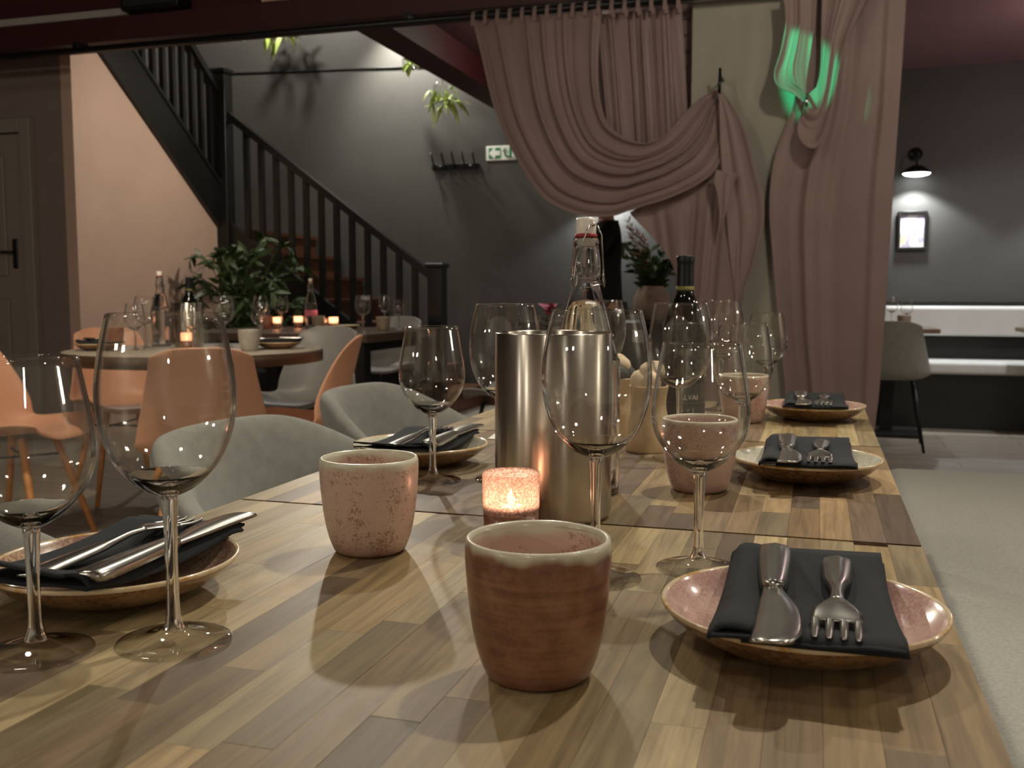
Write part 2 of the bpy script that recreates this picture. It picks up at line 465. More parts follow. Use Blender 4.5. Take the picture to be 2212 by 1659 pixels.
def grid_data(fn, nu, nv):
    v = [fn(i / (nu - 1), j / (nv - 1)) for j in range(nv) for i in range(nu)]
    f = [(j * nu + i, j * nu + i + 1, (j + 1) * nu + i + 1, (j + 1) * nu + i) for j in range(nv - 1) for i in range(nu - 1)]
    return v, f
def sheet(name, fn, nu, nv, mat, parent=None, thick=0.0, loc=None, rot=None, sub=0, offset=-1.0):
    v, f = grid_data(fn, nu, nv); o = mk(name, v, f, mat, parent, loc, rot=rot)
    if thick:
        s = o.modifiers.new('solid', 'SOLIDIFY'); s.thickness = thick; s.offset = offset
    if sub:
        s = o.modifiers.new('sub', 'SUBSURF'); s.levels = sub; s.render_levels = sub
    return o
def prism(name, poly, a0, a1, axis, mat, parent=None, loc=None):
    """extrude a 2-D outline along an axis. axis 'x': poly=(y,z); 'y': poly=(x,z); 'z': poly=(x,y)"""
    def P(p, a): return {'x': (a, p[0], p[1]), 'y': (p[0], a, p[1]), 'z': (p[0], p[1], a)}[axis]
    n = len(poly); v = [P(p, a0) for p in poly] + [P(p, a1) for p in poly]
    f = [tuple(range(n)), tuple(range(2 * n - 1, n - 1, -1))] + [(i, i + n, (i + 1) % n + n, (i + 1) % n) for i in range(n)]
    o = mk(name, v, f, mat, parent, loc, smooth=False)
    bm = bmesh.new(); bm.from_mesh(o.data); bmesh.ops.recalc_face_normals(bm, faces=bm.faces); bm.to_mesh(o.data); bm.free()
    return o
def lerp(a, b, t): return a + (b - a) * t
def sstep(t):
    t = max(0.0, min(1.0, t)); return t * t * (3 - 2 * t)

# ================================================================== THE ROOM
struct(box('floor', (-7.2, 5.0, -3.6, 8.4, -0.1, 0.0), 'floor'))
struct(box('wall_back', (-5.8, 5.0, 8.3, 8.45, 0, 4.6), 'wall_dark'))
struct(box('wall_right', (4.85, 5.0, -3.6, 8.3, 0, 3.1), 'wall_pale'))
struct(box('wall_front', (-7.2, 5.0, -3.75, -3.6, 0, 3.1), 'wall_pale'))
struct(box('wall_left', (-7.35, -7.2, -3.6, 5.51, 0, 3.1), 'wall_room'))
struct(box('wall_stair_left', (-5.8, -5.7, 5.66, 8.3, 0, 4.6), 'wall_dark'))
# the wall that faces the tables, with the grey door, and the blush wall under the upper stair flight
struct(prism('wall_door', [(-7.2, 0), (-4.7, 0), (-4.7, 3.0), (-7.2, 3.0)], 5.51, 5.66, 'y', 'wall_room'))
struct(prism('wall_under_stair', [(5.66, 0), (7.16, 0), (7.16, 1.52), (5.66, 2.70)], -4.78, -4.70, 'x', 'wall_pink'))
struct(prism('wall_under_stair_edge', [(-4.78, 0), (-4.695, 0), (-4.695, 2.82), (-4.78, 2.82)], 5.505, 5.66, 'y', 'wall_pink'))
# red header beam, the recessed face above it, and the ceilings
struct(box('trim_beam', (-7.2, -0.6, 5.0, 5.22, 2.45, 2.585), 'red_paint'))
struct(box('wall_above_beam', (-7.2, 5.0, 5.06, 5.22, 2.585, 3.0), 'ceiling_red'))
struct(box('ceiling', (-7.2, 5.0, -3.6, 5.22, 3.0, 3.1), 'ceiling_red'))
struct(box('ceiling_rear_left', (-2.59, -0.3, 5.22, 8.3, 2.69, 2.78), 'ceiling_red'))
struct(box('ceiling_rear_right', (-0.3, 5.0, 5.22, 8.3, 2.69, 2.78), 'ceiling_mauve'))
struct(box('trim_stair_opening', (-2.59, -2.37, 5.22, 8.3, 2.50, 2.69), 'red_paint'))
struct(box('ceiling_stairwell', (-5.8, -2.5, 5.22, 8.3, 4.6, 4.7), 'white_trim'))
struct(box('wall_stairwell_right', (-2.59, -2.5, 5.22, 8.3, 2.78, 4.6), 'wall_room'))
struct(box('wall_stairwell_front', (-5.8, -2.5, 5.10, 5.22, 3.0, 4.6), 'wall_room'))
struct(box('trim_cove', (-5.9, -3.84, 4.985, 5.06, 2.586, 2.625), 'white_trim'))
struct(box('trim_block', (-2.97, -2.84, 4.99, 5.06, 2.586, 2.70), 'wall_pink'))
struct(box('baseboard_back', (-2.75, 4.8, 8.27, 8.3, 0, 0.14), 'tread'))
# pillar with pale paint, and the pink strip of painted brick beside it
struct(box('wall_pillar', (-0.62, 0.26, 5.05, 5.4, 0, 2.69), 'wall_pillar', bevel=0.006))
pier = struct(box('wall_brick_strip', (-0.69, -0.62, 5.14, 5.36, 0, 2.69), 'curtain'))
for k in range(33):
    o = 0.02 if k % 2 else 0.0
    box('brick', (-0.692, -0.622, 5.128, 5.14, 0.01 + k * 0.078, 0.01 + k * 0.078 + 0.066), 'curtain', pier)
# door
d = struct(thing('door_1', 'grey panelled door at the left edge behind the round table', 'door', (-5.45, 5.5, 0)))
for k in ('label', 'category'): del d[k]
box('door_leaf', (-0.42, 0.36, -0.035, 0.005, 0.02, 2.04), 'door', d, bevel=0.004)
box('door_frame', (0.36, 0.445, -0.05, 0.01, 0, 2.14), 'door', d, bevel=0.006)
box('door_frame', (-0.505, -0.42, -0.05, 0.01, 0, 2.14), 'door', d, bevel=0.006)
box('door_frame', (-0.42, 0.36, -0.05, 0.01, 2.05, 2.14), 'door', d, bevel=0.006)
for (z0, z1) in ((0.25, 0.95), (1.1, 1.9)):
    box('door_panel', (-0.30, 0.22, -0.048, -0.034, z0, z1), 'door', d, bevel=0.008)
h = box('handle_plate', (0.265, 0.305, -0.045, -0.033, 1.15, 1.35), 'steel_handle', d, bevel=0.006)
tube('handle_lever', [(0.285, -0.045, 1.26), (0.285, -0.085, 1.26), (0.19, -0.09, 1.26)], 0.009, 'steel_handle', h)

# ------------------------------------------------------------------ staircase
st = thing('staircase', 'black quarter-turn staircase with square balusters and brown treads', 'staircase', (0, 0, 0))
RISE, GO = 1.5 / 8, 0.2325
for i in range(8):
    x1 = -2.80 - i * GO; z = (i + 1) * RISE
    box('riser', (x1 - 0.02, x1, 7.24, 8.29, z - RISE, z - 0.03), 'tread', st)
    box('tread', (x1 - GO - 0.02, x1 + 0.025, 7.24, 8.29, z - 0.03, z), 'tread', st)
box('landing', (-5.69, -4.66, 7.2, 8.29, 1.44, 1.5), 'tread', st)
for i in range(7):
    y1 = 7.2 - i * 0.235; z = 1.5 + (i + 1) * RISE
    box('riser', (-5.69, -4.72, y1 - 0.02, y1, z - RISE, z - 0.03), 'tread', st)
    box('tread', (-5.69, -4.72, y1 - 0.255, y1 + 0.02, z - 0.03, z), 'tread', st)
# strings: lower flight along the back wall, upper flight towards the room
sl = -0.744
def rail_z(x): return 1.125 + (x + 2.86) * sl
prism('string', [(-2.80, 0.0), (-2.80, rail_z(-2.80) - 0.86), (-4.60, rail_z(-4.60) - 0.86), (-4.60, rail_z(-4.60) - 1.16), (-3.19, 0.0)], 7.17, 7.23, 'y', 'black_wood', st)
prism('spandrel_panel', [(-3.19, 0.0), (-4.60, rail_z(-4.60) - 1.16), (-4.69, 1.27), (-4.69, 0.0)], 7.185, 7.215, 'y', 'black_wood', st)
prism('string', [(7.16, 1.50), (7.16, 1.85), (5.40, 3.25), (5.40, 2.905)], -4.725, -4.665, 'x', 'black_wood', st)
prism('string_moulding', [(7.16, 1.845), (7.16, 1.88), (5.40, 3.28), (5.40, 3.245)], -4.735, -4.655, 'x', 'black_wood', st)
prism('handrail', [(-2.86, rail_z(-2.86) - 0.035), (-2.86, rail_z(-2.86) + 0.03), (-4.60, rail_z(-4.60) + 0.03), (-4.60, rail_z(-4.60) - 0.035)], 7.165, 7.235, 'y', 'black_wood', st)
prism('handrail', [(7.16, 2.58), (7.16, 2.645), (5.40, 4.045), (5.40, 3.98)], -4.735, -4.655, 'x', 'black_wood', st)
for i in range(12):
    x = -2.99 - i * 0.133
    box('baluster', (x - 0.021, x + 0.021, 7.18, 7.222, rail_z(x) - 0.87, rail_z(x) - 0.03), 'black_wood', st)
for i in range(14):
    y = 7.06 - i * 0.118
    z = 1.86 + (7.16 - y) * 0.795
    box('baluster', (-4.714, -4.676, y - 0.019, y + 0.019, z, z + 0.74), 'black_wood', st)
n1 = box('newel_post', (-4.72, -4.60, 7.13, 7.25, 1.0, 2.75), 'black_wood', st, bevel=0.006)
box('newel_cap', (-4.735, -4.585, 7.115, 7.265, 2.75, 2.795), 'black_wood', n1, bevel=0.012)
n2 = box('newel_post', (-2.865, -2.745, 7.14, 7.26, 0, 1.18), 'black_wood', st, bevel=0.006)
box('newel_cap', (-2.88, -2.73, 7.125, 7.275, 1.18, 1.215), 'black_wood', n2, bevel=0.01)

# ------------------------------------------------------------------ things fixed to the walls
tag(tube('wall_cable', [(-5.6, 8.292, 3.035), (-4.6, 8.292, 3.0), (-3.9, 8.292, 2.982), (-3.3, 8.292, 2.962)], 0.009, 'cable'), 'thin black cable running across the top of the charcoal wall', 'cable')
# coat rack
cr = thing('coat_rack', 'black five-hook coat rack on the charcoal wall', 'coat rack', (-3.05, 8.3, 2.09))
box('rack_rail', (-0.215, 0.215, -0.022, 0, -0.02, 0.025), 'black_metal', cr, bevel=0.004)
for i in range(5):
    x = -0.19 + i * 0.095
    tube('hook', [(x, -0.02, 0.0), (x, -0.05, 0.02), (x - 0.005, -0.07, 0.06), (x - 0.015, -0.08, 0.12)], [0.009, 0.008, 0.008, 0.01], 'black_metal', cr)
    tube('hook', [(x, -0.02, -0.005), (x, -0.05, -0.03), (x, -0.075, -0.025), (x, -0.085, -0.005)], 0.006, 'black_metal', cr)
for x in (-0.14, 0.14):
    lathe('screw', [(0.0, 0.0), (0.009, 0.0), (0.009, 0.003), (0, 0.005)], 'alu', cr, 12, loc=(x, -0.022, 0.004)).rotation_euler = (PI / 2, 0, 0)
# emergency exit sign
sg = thing('exit_sign', 'white and green emergency exit sign half hidden by the curtain', 'sign', (-2.52, 8.3, 2.19))
box('sign_plate', (-0.25, 0.25, -0.008, 0, -0.062, 0.062), 'sign_white', sg, bevel=0.003)
box('arrow_field', (-0.225, -0.12, -0.0105, -0.008, -0.044, 0.044), 'sign_green', sg)
prism('arrow', [(-0.223, 0.0), (-0.18, 0.043), (-0.165, 0.043), (-0.165, 0.02), (-0.122, 0.02), (-0.122, -0.02), (-0.165, -0.02), (-0.165, -0.043), (-0.18, -0.043)], -0.0125, -0.0105, 'y', 'sign_white', sg)
tube('running_figure', [(-0.10, -0.011, 0.02), (-0.085, -0.011, 0.022), (-0.075, -0.011, 0.0), (-0.08, -0.011, -0.02), (-0.06, -0.011, -0.028), (-0.045, -0.011, -0.03)], 0.005, 'sign_green', sg, 6)
lathe('figure_head', [(0, -0.008), (0.006, -0.005), (0.008, 0), (0.006, 0.005), (0, 0.008)], 'sign_green', sg, 10, loc=(-0.078, -0.011, 0.034))
box('door_field', (-0.04, 0.06, -0.0105, -0.008, -0.044, 0.044), 'sign_green', sg)
prism('door_symbol', [(-0.015, -0.04), (0.05, -0.04), (0.05, 0.04), (-0.015, 0.04)], -0.0125, -0.0105, 'y', 'sign_white', sg)
box('door_figure', (0.0, 0.03, -0.0145, -0.0125, -0.003, 0.003), 'sign_green', sg)
# wall lamps
def wall_lamp(label, x, z):
    l = thing('wall_lamp', label, 'lamp', (x, 8.3, z), 0, 'wall lamps along the charcoal wall')
    lathe('wall_rose', [(0, 0.0), (0.05, 0.0), (0.05, 0.018), (0.0, 0.02)], 'black_metal', l, 24, loc=(0, 0, 0.16)).rotation_euler = (PI / 2, 0, 0)
    tube('lamp_arm', [(0, -0.01, 0.16), (0, -0.10, 0.17), (0, -0.15, 0.14), (0, -0.15, 0.06)], 0.008, 'black_metal', l)
    lathe('lamp_shade', [(0.02, 0.06), (0.05, 0.05), (0.09, 0.02), (0.105, 0.0), (0.102, -0.002), (0.085, 0.018), (0.0, 0.04)], 'black_metal', l, 32, loc=(0, -0.15, 0.0))
    lathe('lamp_diffuser', [(0, -0.022), (0.05, -0.02), (0.085, -0.012), (0.098, 0.0), (0.0, 0.004)], 'lamp_glow', l, 32, loc=(0, -0.15, 0.0))
    d_ = bpy.data.lights.new('lamp_bulb', 'SPOT'); d_.energy = 48; d_.color = COOL; d_.spot_size = R(125); d_.spot_blend = 0.35; d_.shadow_soft_size = 0.05
    o = bpy.data.objects.new('lamp_bulb', d_); link(o, l); o.location = (0, -0.15, -0.03)
wall_lamp('lit wall lamp above the small framed picture', 0.695, 1.885)
wall_lamp('lit wall lamp glimpsed below the swag of the curtain', -1.66, 1.875)
pf = thing('framed_picture', 'small black framed watercolour print under the wall lamp', 'picture', (0.69, 8.3, 1.465))
for b in ((-0.105, 0.105, -0.03, 0, 0.125, 0.15), (-0.105, 0.105, -0.03, 0, -0.15, -0.125), (-0.105, -0.085, -0.03, 0, -0.125, 0.125), (0.085, 0.105, -0.03, 0, -0.125, 0.125)):
    box('frame_rail', b, 'black_wood', pf, bevel=0.003)
box('print', (-0.085, 0.085, -0.012, -0.002, -0.125, 0.125), 'art', pf)
# black loudspeaker at the top of the beam, edge of frame
sp = thing('loudspeaker', 'black loudspeaker box on the red wall at the top edge', 'loudspeaker', (-3.65, 5.06, 2.588))
box('cabinet', (-0.19, 0.19, -0.14, 0, 0, 0.30), 'black_metal', sp, bevel=0.01)
box('grille', (-0.17, 0.17, -0.146, -0.138, 0.02, 0.28), 'cable', sp, bevel=0.003)

# ------------------------------------------------------------------ curtain rail and curtains
RY, RZ = 4.97, 2.405
cr_ = thing('curtain_rail', 'long black curtain rail hung under the red beam', 'curtain rail', (0, 0, 0))
tube('rail', [(-6.5, RY, RZ), (0.45, RY, RZ)], 0.017, 'black_metal', cr_, 12)
for x in (-6.3, -4.2, -2.1, -0.75, 0.4):
    box('rail_bracket', (x - 0.015, x + 0.015, RY - 0.008, RY + 0.10, RZ + 0.012, 2.452), 'black_metal', cr_)

def fold_wave(u, nf, ph):
    """irregular pleats: uneven spacing and depth, rounded crests with tight valleys"""
    w_ = u + 0.035 * math.sin(9.1 * u + ph) + 0.02 * math.sin(23.7 * u + 2 * ph)
    s = math.sin(2 * PI * nf * w_ + ph)
    a = 0.75 + 0.35 * math.sin(13.3 * u + 1.9 * ph)
    return a * (0.75 * s + 0.25 * (1 - 2 * abs(math.sin(PI * nf * w_ + ph * 0.5 + 0.8)))) + 0.16 * math.sin(2 * PI * nf * 2.7 * w_ + 3 * ph)
def swag(name, outer, inner, parent, y0, nf, amp, bulge, nu=160, nv=90, pinch=0.3, phase=0.0, thick=0.004, wob=1.2, top=0.55, soft=0.0):
    A, B = spline(outer, nv), spline(inner, nv)
    def fn(u, v):
        j = min(nv - 1, int(round(v * (nv - 1))))
        a, b = A[j], B[j]
        x, z = lerp(a[0], b[0], u), lerp(a[1], b[1], u)
        env = lerp(top, 1.0, sstep(v / 0.25)) * lerp(1.0, pinch, sstep((v - 0.55) / 0.45))
        ph = phase + wob * math.sin(2.3 * v + 2 * u) + 0.5 * v
        y = y0 - bulge * math.sin(PI * min(1, v * 1.05)) * (0.35 + 0.65 * (1 - u)) - amp * env * fold_wave(u, nf, ph)
        dx, dz = b[0] - a[0], b[1] - a[1]; L = math.hypot(dx, dz) + 1e-6
        k = 0.3 * amp * env * math.cos(2 * PI * nf * u + ph)
        return (x + dx / L * k, y, z + dz / L * k)
    return sheet(name, fn, nu, nv, 'curtain', parent, thick, offset=1.0)
c1 = thing('curtain', 'dusky pink curtain swept up in a swag to a hook on the pillar', 'curtain', (0, 0, 0))
swag('swag_panel', [(-1.732, 2.377), (-1.677, 2.2), (-1.59, 1.893), (-1.479, 1.666), (-1.331, 1.463), (-1.161, 1.376), (-0.995, 1.358), (-0.878, 1.392), (-0.675, 1.452), (-0.507, 1.543), (-0.449, 1.66), (-0.457, 1.813), (-0.468, 1.944)],
     [(-1.05, 2.381), (-1.06, 2.16), (-1.05, 1.979), (-1.008, 1.836), (-0.929, 1.765), (-0.848, 1.734), (-0.788, 1.734), (-0.723, 1.771), (-0.645, 1.856), (-0.558, 1.932), (-0.481, 1.958)], c1, 4.955, 5.5, 0.036, 0.10, wob=0.9)
def inner_panel(u, v):
    x = lerp(lerp(-1.16, -0.675, u), lerp(-1.08, -0.62, u), v); z = lerp(2.378, 1.62, v)
    e = lerp(0.6, 1.0, sstep(v * 4))
    return (x + 0.006 * math.cos(2 * PI * 7 * u + v), 5.03 - e * 0.030 * fold_wave(u, 7, 0.6 * v), z)
sheet('inner_panel', inner_panel, 150, 40, 'curtain', c1, 0.004)
HT, HB = spline([(-0.893, 1.391), (-0.738, 1.45), (-0.582, 1.512), (-0.45, 1.558), (-0.363, 1.566)], 90), spline([(-0.893, 1.377), (-0.711, 1.17), (-0.629, 0.971), (-0.57, 0.70), (-0.50, 0.25), (-0.348, 0.2)], 90)
def tail_fn(u, v):
    a, b = HT[int(round(u * 89))], HB[int(round(u * 89))]
    x, z = lerp(a[0], b[0], v ** 0.8), lerp(a[1], b[1], v)
    return (x, 4.945 - 0.05 * sstep(v * 3) * (0.25 + 0.75 * u) * 0.6 - 0.030 * sstep(v * 4) * fold_wave(u, 3.4, 0.5 + 0.4 * v), z)
sheet('tail', tail_fn, 90, 60, 'curtain', c1, 0.004, offset=1)
swag('side_flap', [(-0.47, 1.935), (-0.46, 1.74), (-0.443, 1.544), (-0.417, 1.324), (-0.396, 1.148), (-0.371, 0.971), (-0.36, 0.6), (-0.36, 0.2)],
     [(-0.45, 1.934), (-0.361, 1.789), (-0.293, 1.56), (-0.25, 1.364), (-0.288, 1.147), (-0.344, 0.96), (-0.335, 0.6), (-0.34, 0.2)], c1, 4.90, 0.8, 0.018, 0.0, 50, 70, 1.0, 2.0, wob=0.3, top=0.2)
swag('folded_edge', [(-0.475, 1.57), (-0.48, 1.52), (-0.46, 1.44), (-0.45, 1.36), (-0.45, 1.28)], [(-0.372, 1.548), (-0.385, 1.52), (-0.41, 1.45), (-0.425, 1.37), (-0.445, 1.27)], c1, 4.852, 1.0, 0.012, 0.01, 24, 30, 0.6)
for k in range(17):
    x = -1.722 + k * 0.0655
    pts = [(x, RY - 0.03, 2.35), (x, RY - 0.026, 2.39), (x, RY - 0.02, 2.418), (x, RY, 2.428), (x, RY + 0.02, 2.415), (x, RY + 0.026, 2.385), (x, RY + 0.03, 2.35)]
    v, f = grid_data(lambda u, t, P=pts: (P[int(round(t * 6))][0] + (u - 0.5) * 0.02, P[int(round(t * 6))][1], P[int(round(t * 6))][2]), 2, 7)
    mk('heading_tab', v, f, 'curtain', c1)
tag(tube('curtain_hook', [(-0.467, 5.05, 2.02), (-0.467, 4.93, 2.02), (-0.467, 4.885, 1.99), (-0.467, 4.88, 1.955), (-0.467, 4.90, 1.93), (-0.467, 4.91, 2.05)], 0.007, 'black_metal'), 'black metal hook on the pillar holding up the swagged curtain', 'hook')
# second curtain, hanging to the floor and tied high on the left
c2 = thing('curtain', 'dusky pink floor-length curtain right of the pillar, tied high and lit green', 'curtain', (0, 0, 0))
swag('hanging_panel', [(-0.10, 2.377), (-0.10, 2.098), (-0.12, 1.873), (-0.195, 1.649), (-0.221, 1.411), (-0.2, 1.148), (-0.172, 0.882), (-0.124, 0.481), (-0.09, 0.02)],
     [(0.359, 2.377), (0.352, 2.041), (0.345, 1.773), (0.335, 1.481), (0.327, 1.185), (0.316, 0.842), (0.302, 0.516), (0.291, 0.34), (0.28, 0.02)], c2, 4.965, 2.1, 0.030, 0.0, 130, 120, 1.1, 2.6, wob=0.6)
swag('drawn_fold', [(0.22, 2.377), (0.10, 2.10), (0.04, 1.80), (-0.01, 1.66), (-0.07, 1.665), (-0.105, 1.74), (-0.075, 1.85)],
     [(-0.01, 2.377), (-0.01, 2.2), (-0.01, 2.05), (-0.02, 1.95), (-0.045, 1.915), (-0.06, 1.90), (-0.065, 1.88)], c2, 4.895, 1.7, 0.024, 0.05, 80, 60, 0.4, 0.3)
swag('gathered_fold', [(-0.19, 2.377), (-0.17, 2.23), (-0.185, 2.10), (-0.21, 2.00), (-0.19, 1.94), (-0.13, 1.91), (-0.075, 1.87)],
     [(-0.04, 2.377), (-0.045, 2.25), (-0.055, 2.13), (-0.065, 2.03), (-0.07, 1.97), (-0.07, 1.93), (-0.068, 1.88)], c2, 4.885, 1.6, 0.02, 0.04, 60, 60, 0.5, 1.0)
for k in range(8):
    x = -0.16 + k * 0.07
    pts = [(x, RY - 0.03, 2.35), (x, RY - 0.026, 2.39), (x, RY - 0.02, 2.418), (x, RY, 2.428), (x, RY + 0.02, 2.415), (x, RY + 0.026, 2.385), (x, RY + 0.03, 2.35)]
    v, f = grid_data(lambda u, t, P=pts: (P[int(round(t * 6))][0] + (u - 0.5) * 0.02, P[int(round(t * 6))][1], P[int(round(t * 6))][2]), 2, 7)
    mk('heading_tab', v, f, 'curtain', c2)
tag(tube('curtain_hook', [(-0.068, 5.05, 1.90), (-0.068, 4.88, 1.90), (-0.068, 4.83, 1.875), (-0.068, 4.815, 1.855), (-0.068, 4.825, 1.84), (-0.068, 4.845, 1.85)], 0.008, 'water_bottle_wire'), 'shiny metal hook tying the green-lit curtain to the pillar', 'hook')

# ================================================================== FURNITURE
# ------------------------------------------------------------------ butcher-block tables
PALETTE = ['a89170', 'a08a6a', 'ae9c7c', '94805f', 'b5a384', 'a08f74', '8a765c', 'a89778', '917d64', 'b3a283', '7c6a58', '998a70', 'a48f6c', '857159']
PALETTE2 = ['99805f', '8b7256', 'a0876a', '786350', 'a78f70', '927d66', '6f5d50', 'a18d6f', '857059', '988872']
def block_table(label, y0, y1, pal, seed):
    rnd = random.Random(seed)
    xc, yc = -0.2625, (y0 + y1) / 2
    t = thing('dining_table', label, 'table', (xc, yc, 0), 0, 'butcher-block tables pushed end to end')
    hw, hl = 0.3625, (y1 - y0) / 2
    box('core_board', (-hw + 0.004, hw - 0.004, -hl + 0.003, hl - 0.003, 0.715, 0.7485), 'table_dark', t)
    n = 24; wd = 2 * hw / n
    for i in range(n):
        a = -hl - (rnd.random() * 0.14)
        while a < hl:
            L = rnd.uniform(0.13, 0.30); s, e = max(a, -hl), min(a + L, hl); a += L
            if e - s < 0.012: continue
            x0 = -hw + i * wd; g = 0.0001; dz = rnd.uniform(-0.0001, 0.0001)
            v, f = boxdata(-wd / 2 + g, wd / 2 - g, -(e - s) / 2 + g, (e - s) / 2 - g, -0.03, dz)
            o = mk('stave', v, f, 'stave', t, smooth=False)
            o.location = (x0 + wd / 2, (s + e) / 2, 0.75)
            c = lin(rnd.choice(pal)); k = rnd.choice((0.52, 0.64, 0.78, 0.86, 0.94, 1.02)) * rnd.uniform(0.93, 1.07)
            o.color = (c[0] * k, c[1] * k * 0.95, c[2] * k * 0.78, 1)
    for sx in (-1, 1):
        for sy in (-1, 1):
            box('leg', (sx * 0.30 - 0.025, sx * 0.30 + 0.025, sy * (hl - 0.06) - 0.025, sy * (hl - 0.06) + 0.025, 0, 0.70), 'black_metal', t)
    box('under_frame', (-0.32, 0.32, -hl + 0.03, hl - 0.03, 0.69, 0.715), 'black_metal', t)
    return t
block_table('butcher-block wooden table nearest the camera under the brown cup', 0.33, 0.978, PALETTE, 3)
block_table('middle butcher-block table in reddish brown staves under the wine cooler', 0.984, 1.606, PALETTE2, 11)
block_table('farthest butcher-block table at the end of the row', 1.612, 2.19, PALETTE, 23)

# ------------------------------------------------------------------ chairs
def tub_chair(name, label, loc, rz):
    t = thing(name, label, 'chair', loc, rz, 'grey tub chairs along the left side of the table')
    def sec(phi):
        k = abs(phi) / R(112)
        top = lerp(0.765, 0.60, sstep((k - 0.25) / 0.75)); bot = 0.40
        r0 = 0.185; th = 0.052
        pts = []
        prof = [(0, 0.0), (0.0, 0.35), (0.01, 0.7), (0.025, 0.93), (0.045, 0.995), (0.062, 0.985), (0.075, 0.90), (0.06, 0.6), (0.045, 0.3), (0.03, 0.0)]
        for o_, q in prof:
            r = r0 + o_ + 0.055 * q
            z = lerp(bot, top, q)
            pts.append((-r * math.cos(phi) * 1.02, r * math.sin(phi) * 1.08, z))
        return pts
    n = 41; v = []; f = []; m = 10
    for i in range(n): v += sec(lerp(-R(112), R(112), i / (n - 1)))
    for i in range(n - 1):
        for k in range(m):
            j = (k + 1) % m
            f.append((i * m + k, i * m + j, (i + 1) * m + j, (i + 1) * m + k))
    f.append(tuple(range(m))); f.append(tuple(range((n - 1) * m, n * m))[::-1])
    o = mk('backrest', v, f, 'grey_fabric', t)
    s = o.modifiers.new('sub', 'SUBSURF'); s.levels = 1; s.render_levels = 2
    lathe('seat', [(0, 0.39), (0.18, 0.39), (0.215, 0.405), (0.22, 0.43), (0.205, 0.458), (0.14, 0.472), (0, 0.475)], 'grey_fabric', t, 40, loc=(0.03, 0, 0))
    for sx, sy in ((1, 1), (1, -1), (-1, 1), (-1, -1)):
        tube('leg', [(sx * 0.13, sy * 0.14, 0.40), (sx * 0.22, sy * 0.22, 0.0)], [0.013, 0.008], 'black_metal', t)
    return t
tc = tub_chair('tub_chair', 'rounded grey upholstered tub chair seen large behind the pink speckled cup', (-0.72, 1.47, 0), 0.0)
clone(tc, 'rounded grey tub chair with curved arm, farthest along the left side of the table', (-0.80, 2.17, 0), 0.06)
clone(tc, 'grey tub chair showing only its back at the lower left edge', (-0.74, 0.67, 0), 0.0)

def shell_chair(name, label, loc, rz, shell, legs, group, legmat, slim=1.0):
    t = thing(name, label, 'chair', loc, rz, group)
    prof = [(0.235, 0.425, 0.17), (0.215, 0.447, 0.20), (0.12, 0.452, 0.222), (0.0, 0.438, 0.228), (-0.11, 0.44, 0.226), (-0.175, 0.478, 0.222), (-0.205, 0.55, 0.212), (-0.228, 0.64, 0.192), (-0.25, 0.73, 0.172), (-0.266, 0.79, 0.158), (-0.272, 0.815, 0.142)]
    P = spline(prof, 36)
    def fn(u, v):
        y, z, w_ = P[int(round(v * 35))]; s = 2 * u - 1
        k = s * s; a = sstep((v - 0.35) / 0.3)
        corner = abs(s) ** 4
        wing = math.sin(PI * max(0.0, min(1.0, (v - 0.28) / 0.6))) * abs(s) ** 3
        return (s * w_ * slim, y + a * 0.045 * k + 0.075 * wing - (1 - a) * 0.01 * k - corner * 0.03 * sstep((0.12 - v) / 0.12), z + (1 - a) * 0.045 * k * k - corner * 0.022 * sstep((v - 0.86) / 0.14))
    sheet('shell', fn, 25, 36, shell, t, 0.009, sub=1)
    if legs == 'wood':
        for sx, sy in ((1, 1), (1, -1), (-1, 1), (-1, -1)):
            tube('leg', [(sx * 0.10, sy * 0.09 - 0.01, 0.43), (sx * 0.19, sy * 0.20 - 0.01, 0.0)], [0.017, 0.011], legmat, t)
        for a, b in (((0.115, 0.107, 0.36), (-0.115, -0.127, 0.36)), ((-0.115, 0.107, 0.345), (0.115, -0.127, 0.345))):
            tube('brace', [a, b], 0.005, 'black_metal', t, 6)
    else:
        for sx, sy in ((1, 1), (1, -1), (-1, 1), (-1, -1)):
            tube('leg', [(sx * 0.13, sy * 0.13 - 0.01, 0.42), (sx * 0.20, sy * 0.21 - 0.01, 0.0)], [0.012, 0.009], 'black_metal', t)
    return t
# orientation: the chair faces +Y at rz = 0
def face(dx, dy): return math.atan2(dy, dx) - PI / 2
G1 = 'salmon shell chairs around the round table'
pc = shell_chair('shell_chair', 'salmon shell chair with its back to the camera, behind the large left wine glass', (-1.98, 2.90, 0), face(-0.55, 0.84), 'pink_shell', 'wood', G1, 'leg_wood')
clone(pc, 'salmon shell chair side-on at the right of the round table', (-2.02, 3.60, 0), face(-0.95, -0.42))
clone(pc, 'salmon shell chair facing right at the far left edge', (-2.98, 3.13, 0), face(1, 0.15))
clone(pc, 'salmon shell chair in shade on the wall side of the round table', (-3.20, 4.02, 0), face(0.8, -0.55))
G2 = 'grey shell chairs'
gc = shell_chair('shell_chair', 'light grey shell chair on the far side of the round table', (-2.42, 4.42, 0), face(-0.05, -1), 'grey_shell', 'metal', G2, 'black_metal', 1.05)
clone(gc, 'light grey shell chair behind the far table, only its curved top showing', (-2.93, 6.55, 0), face(0, -1))
clone(gc, 'light grey shell chair half hidden behind the wine cooler', (-1.52, 5.0, 0), face(-1, 0.05))
rc = clone(gc, 'grey shell chair drawn up to the white banquette beside the long curtain', (0.47, 6.78, 0), face(0.05, 1))
for ch in rc.children:
    if ch.name.startswith('shell'):
        ch.data = ch.data.copy(); ch.data.materials[0] = M['grey_fabric']

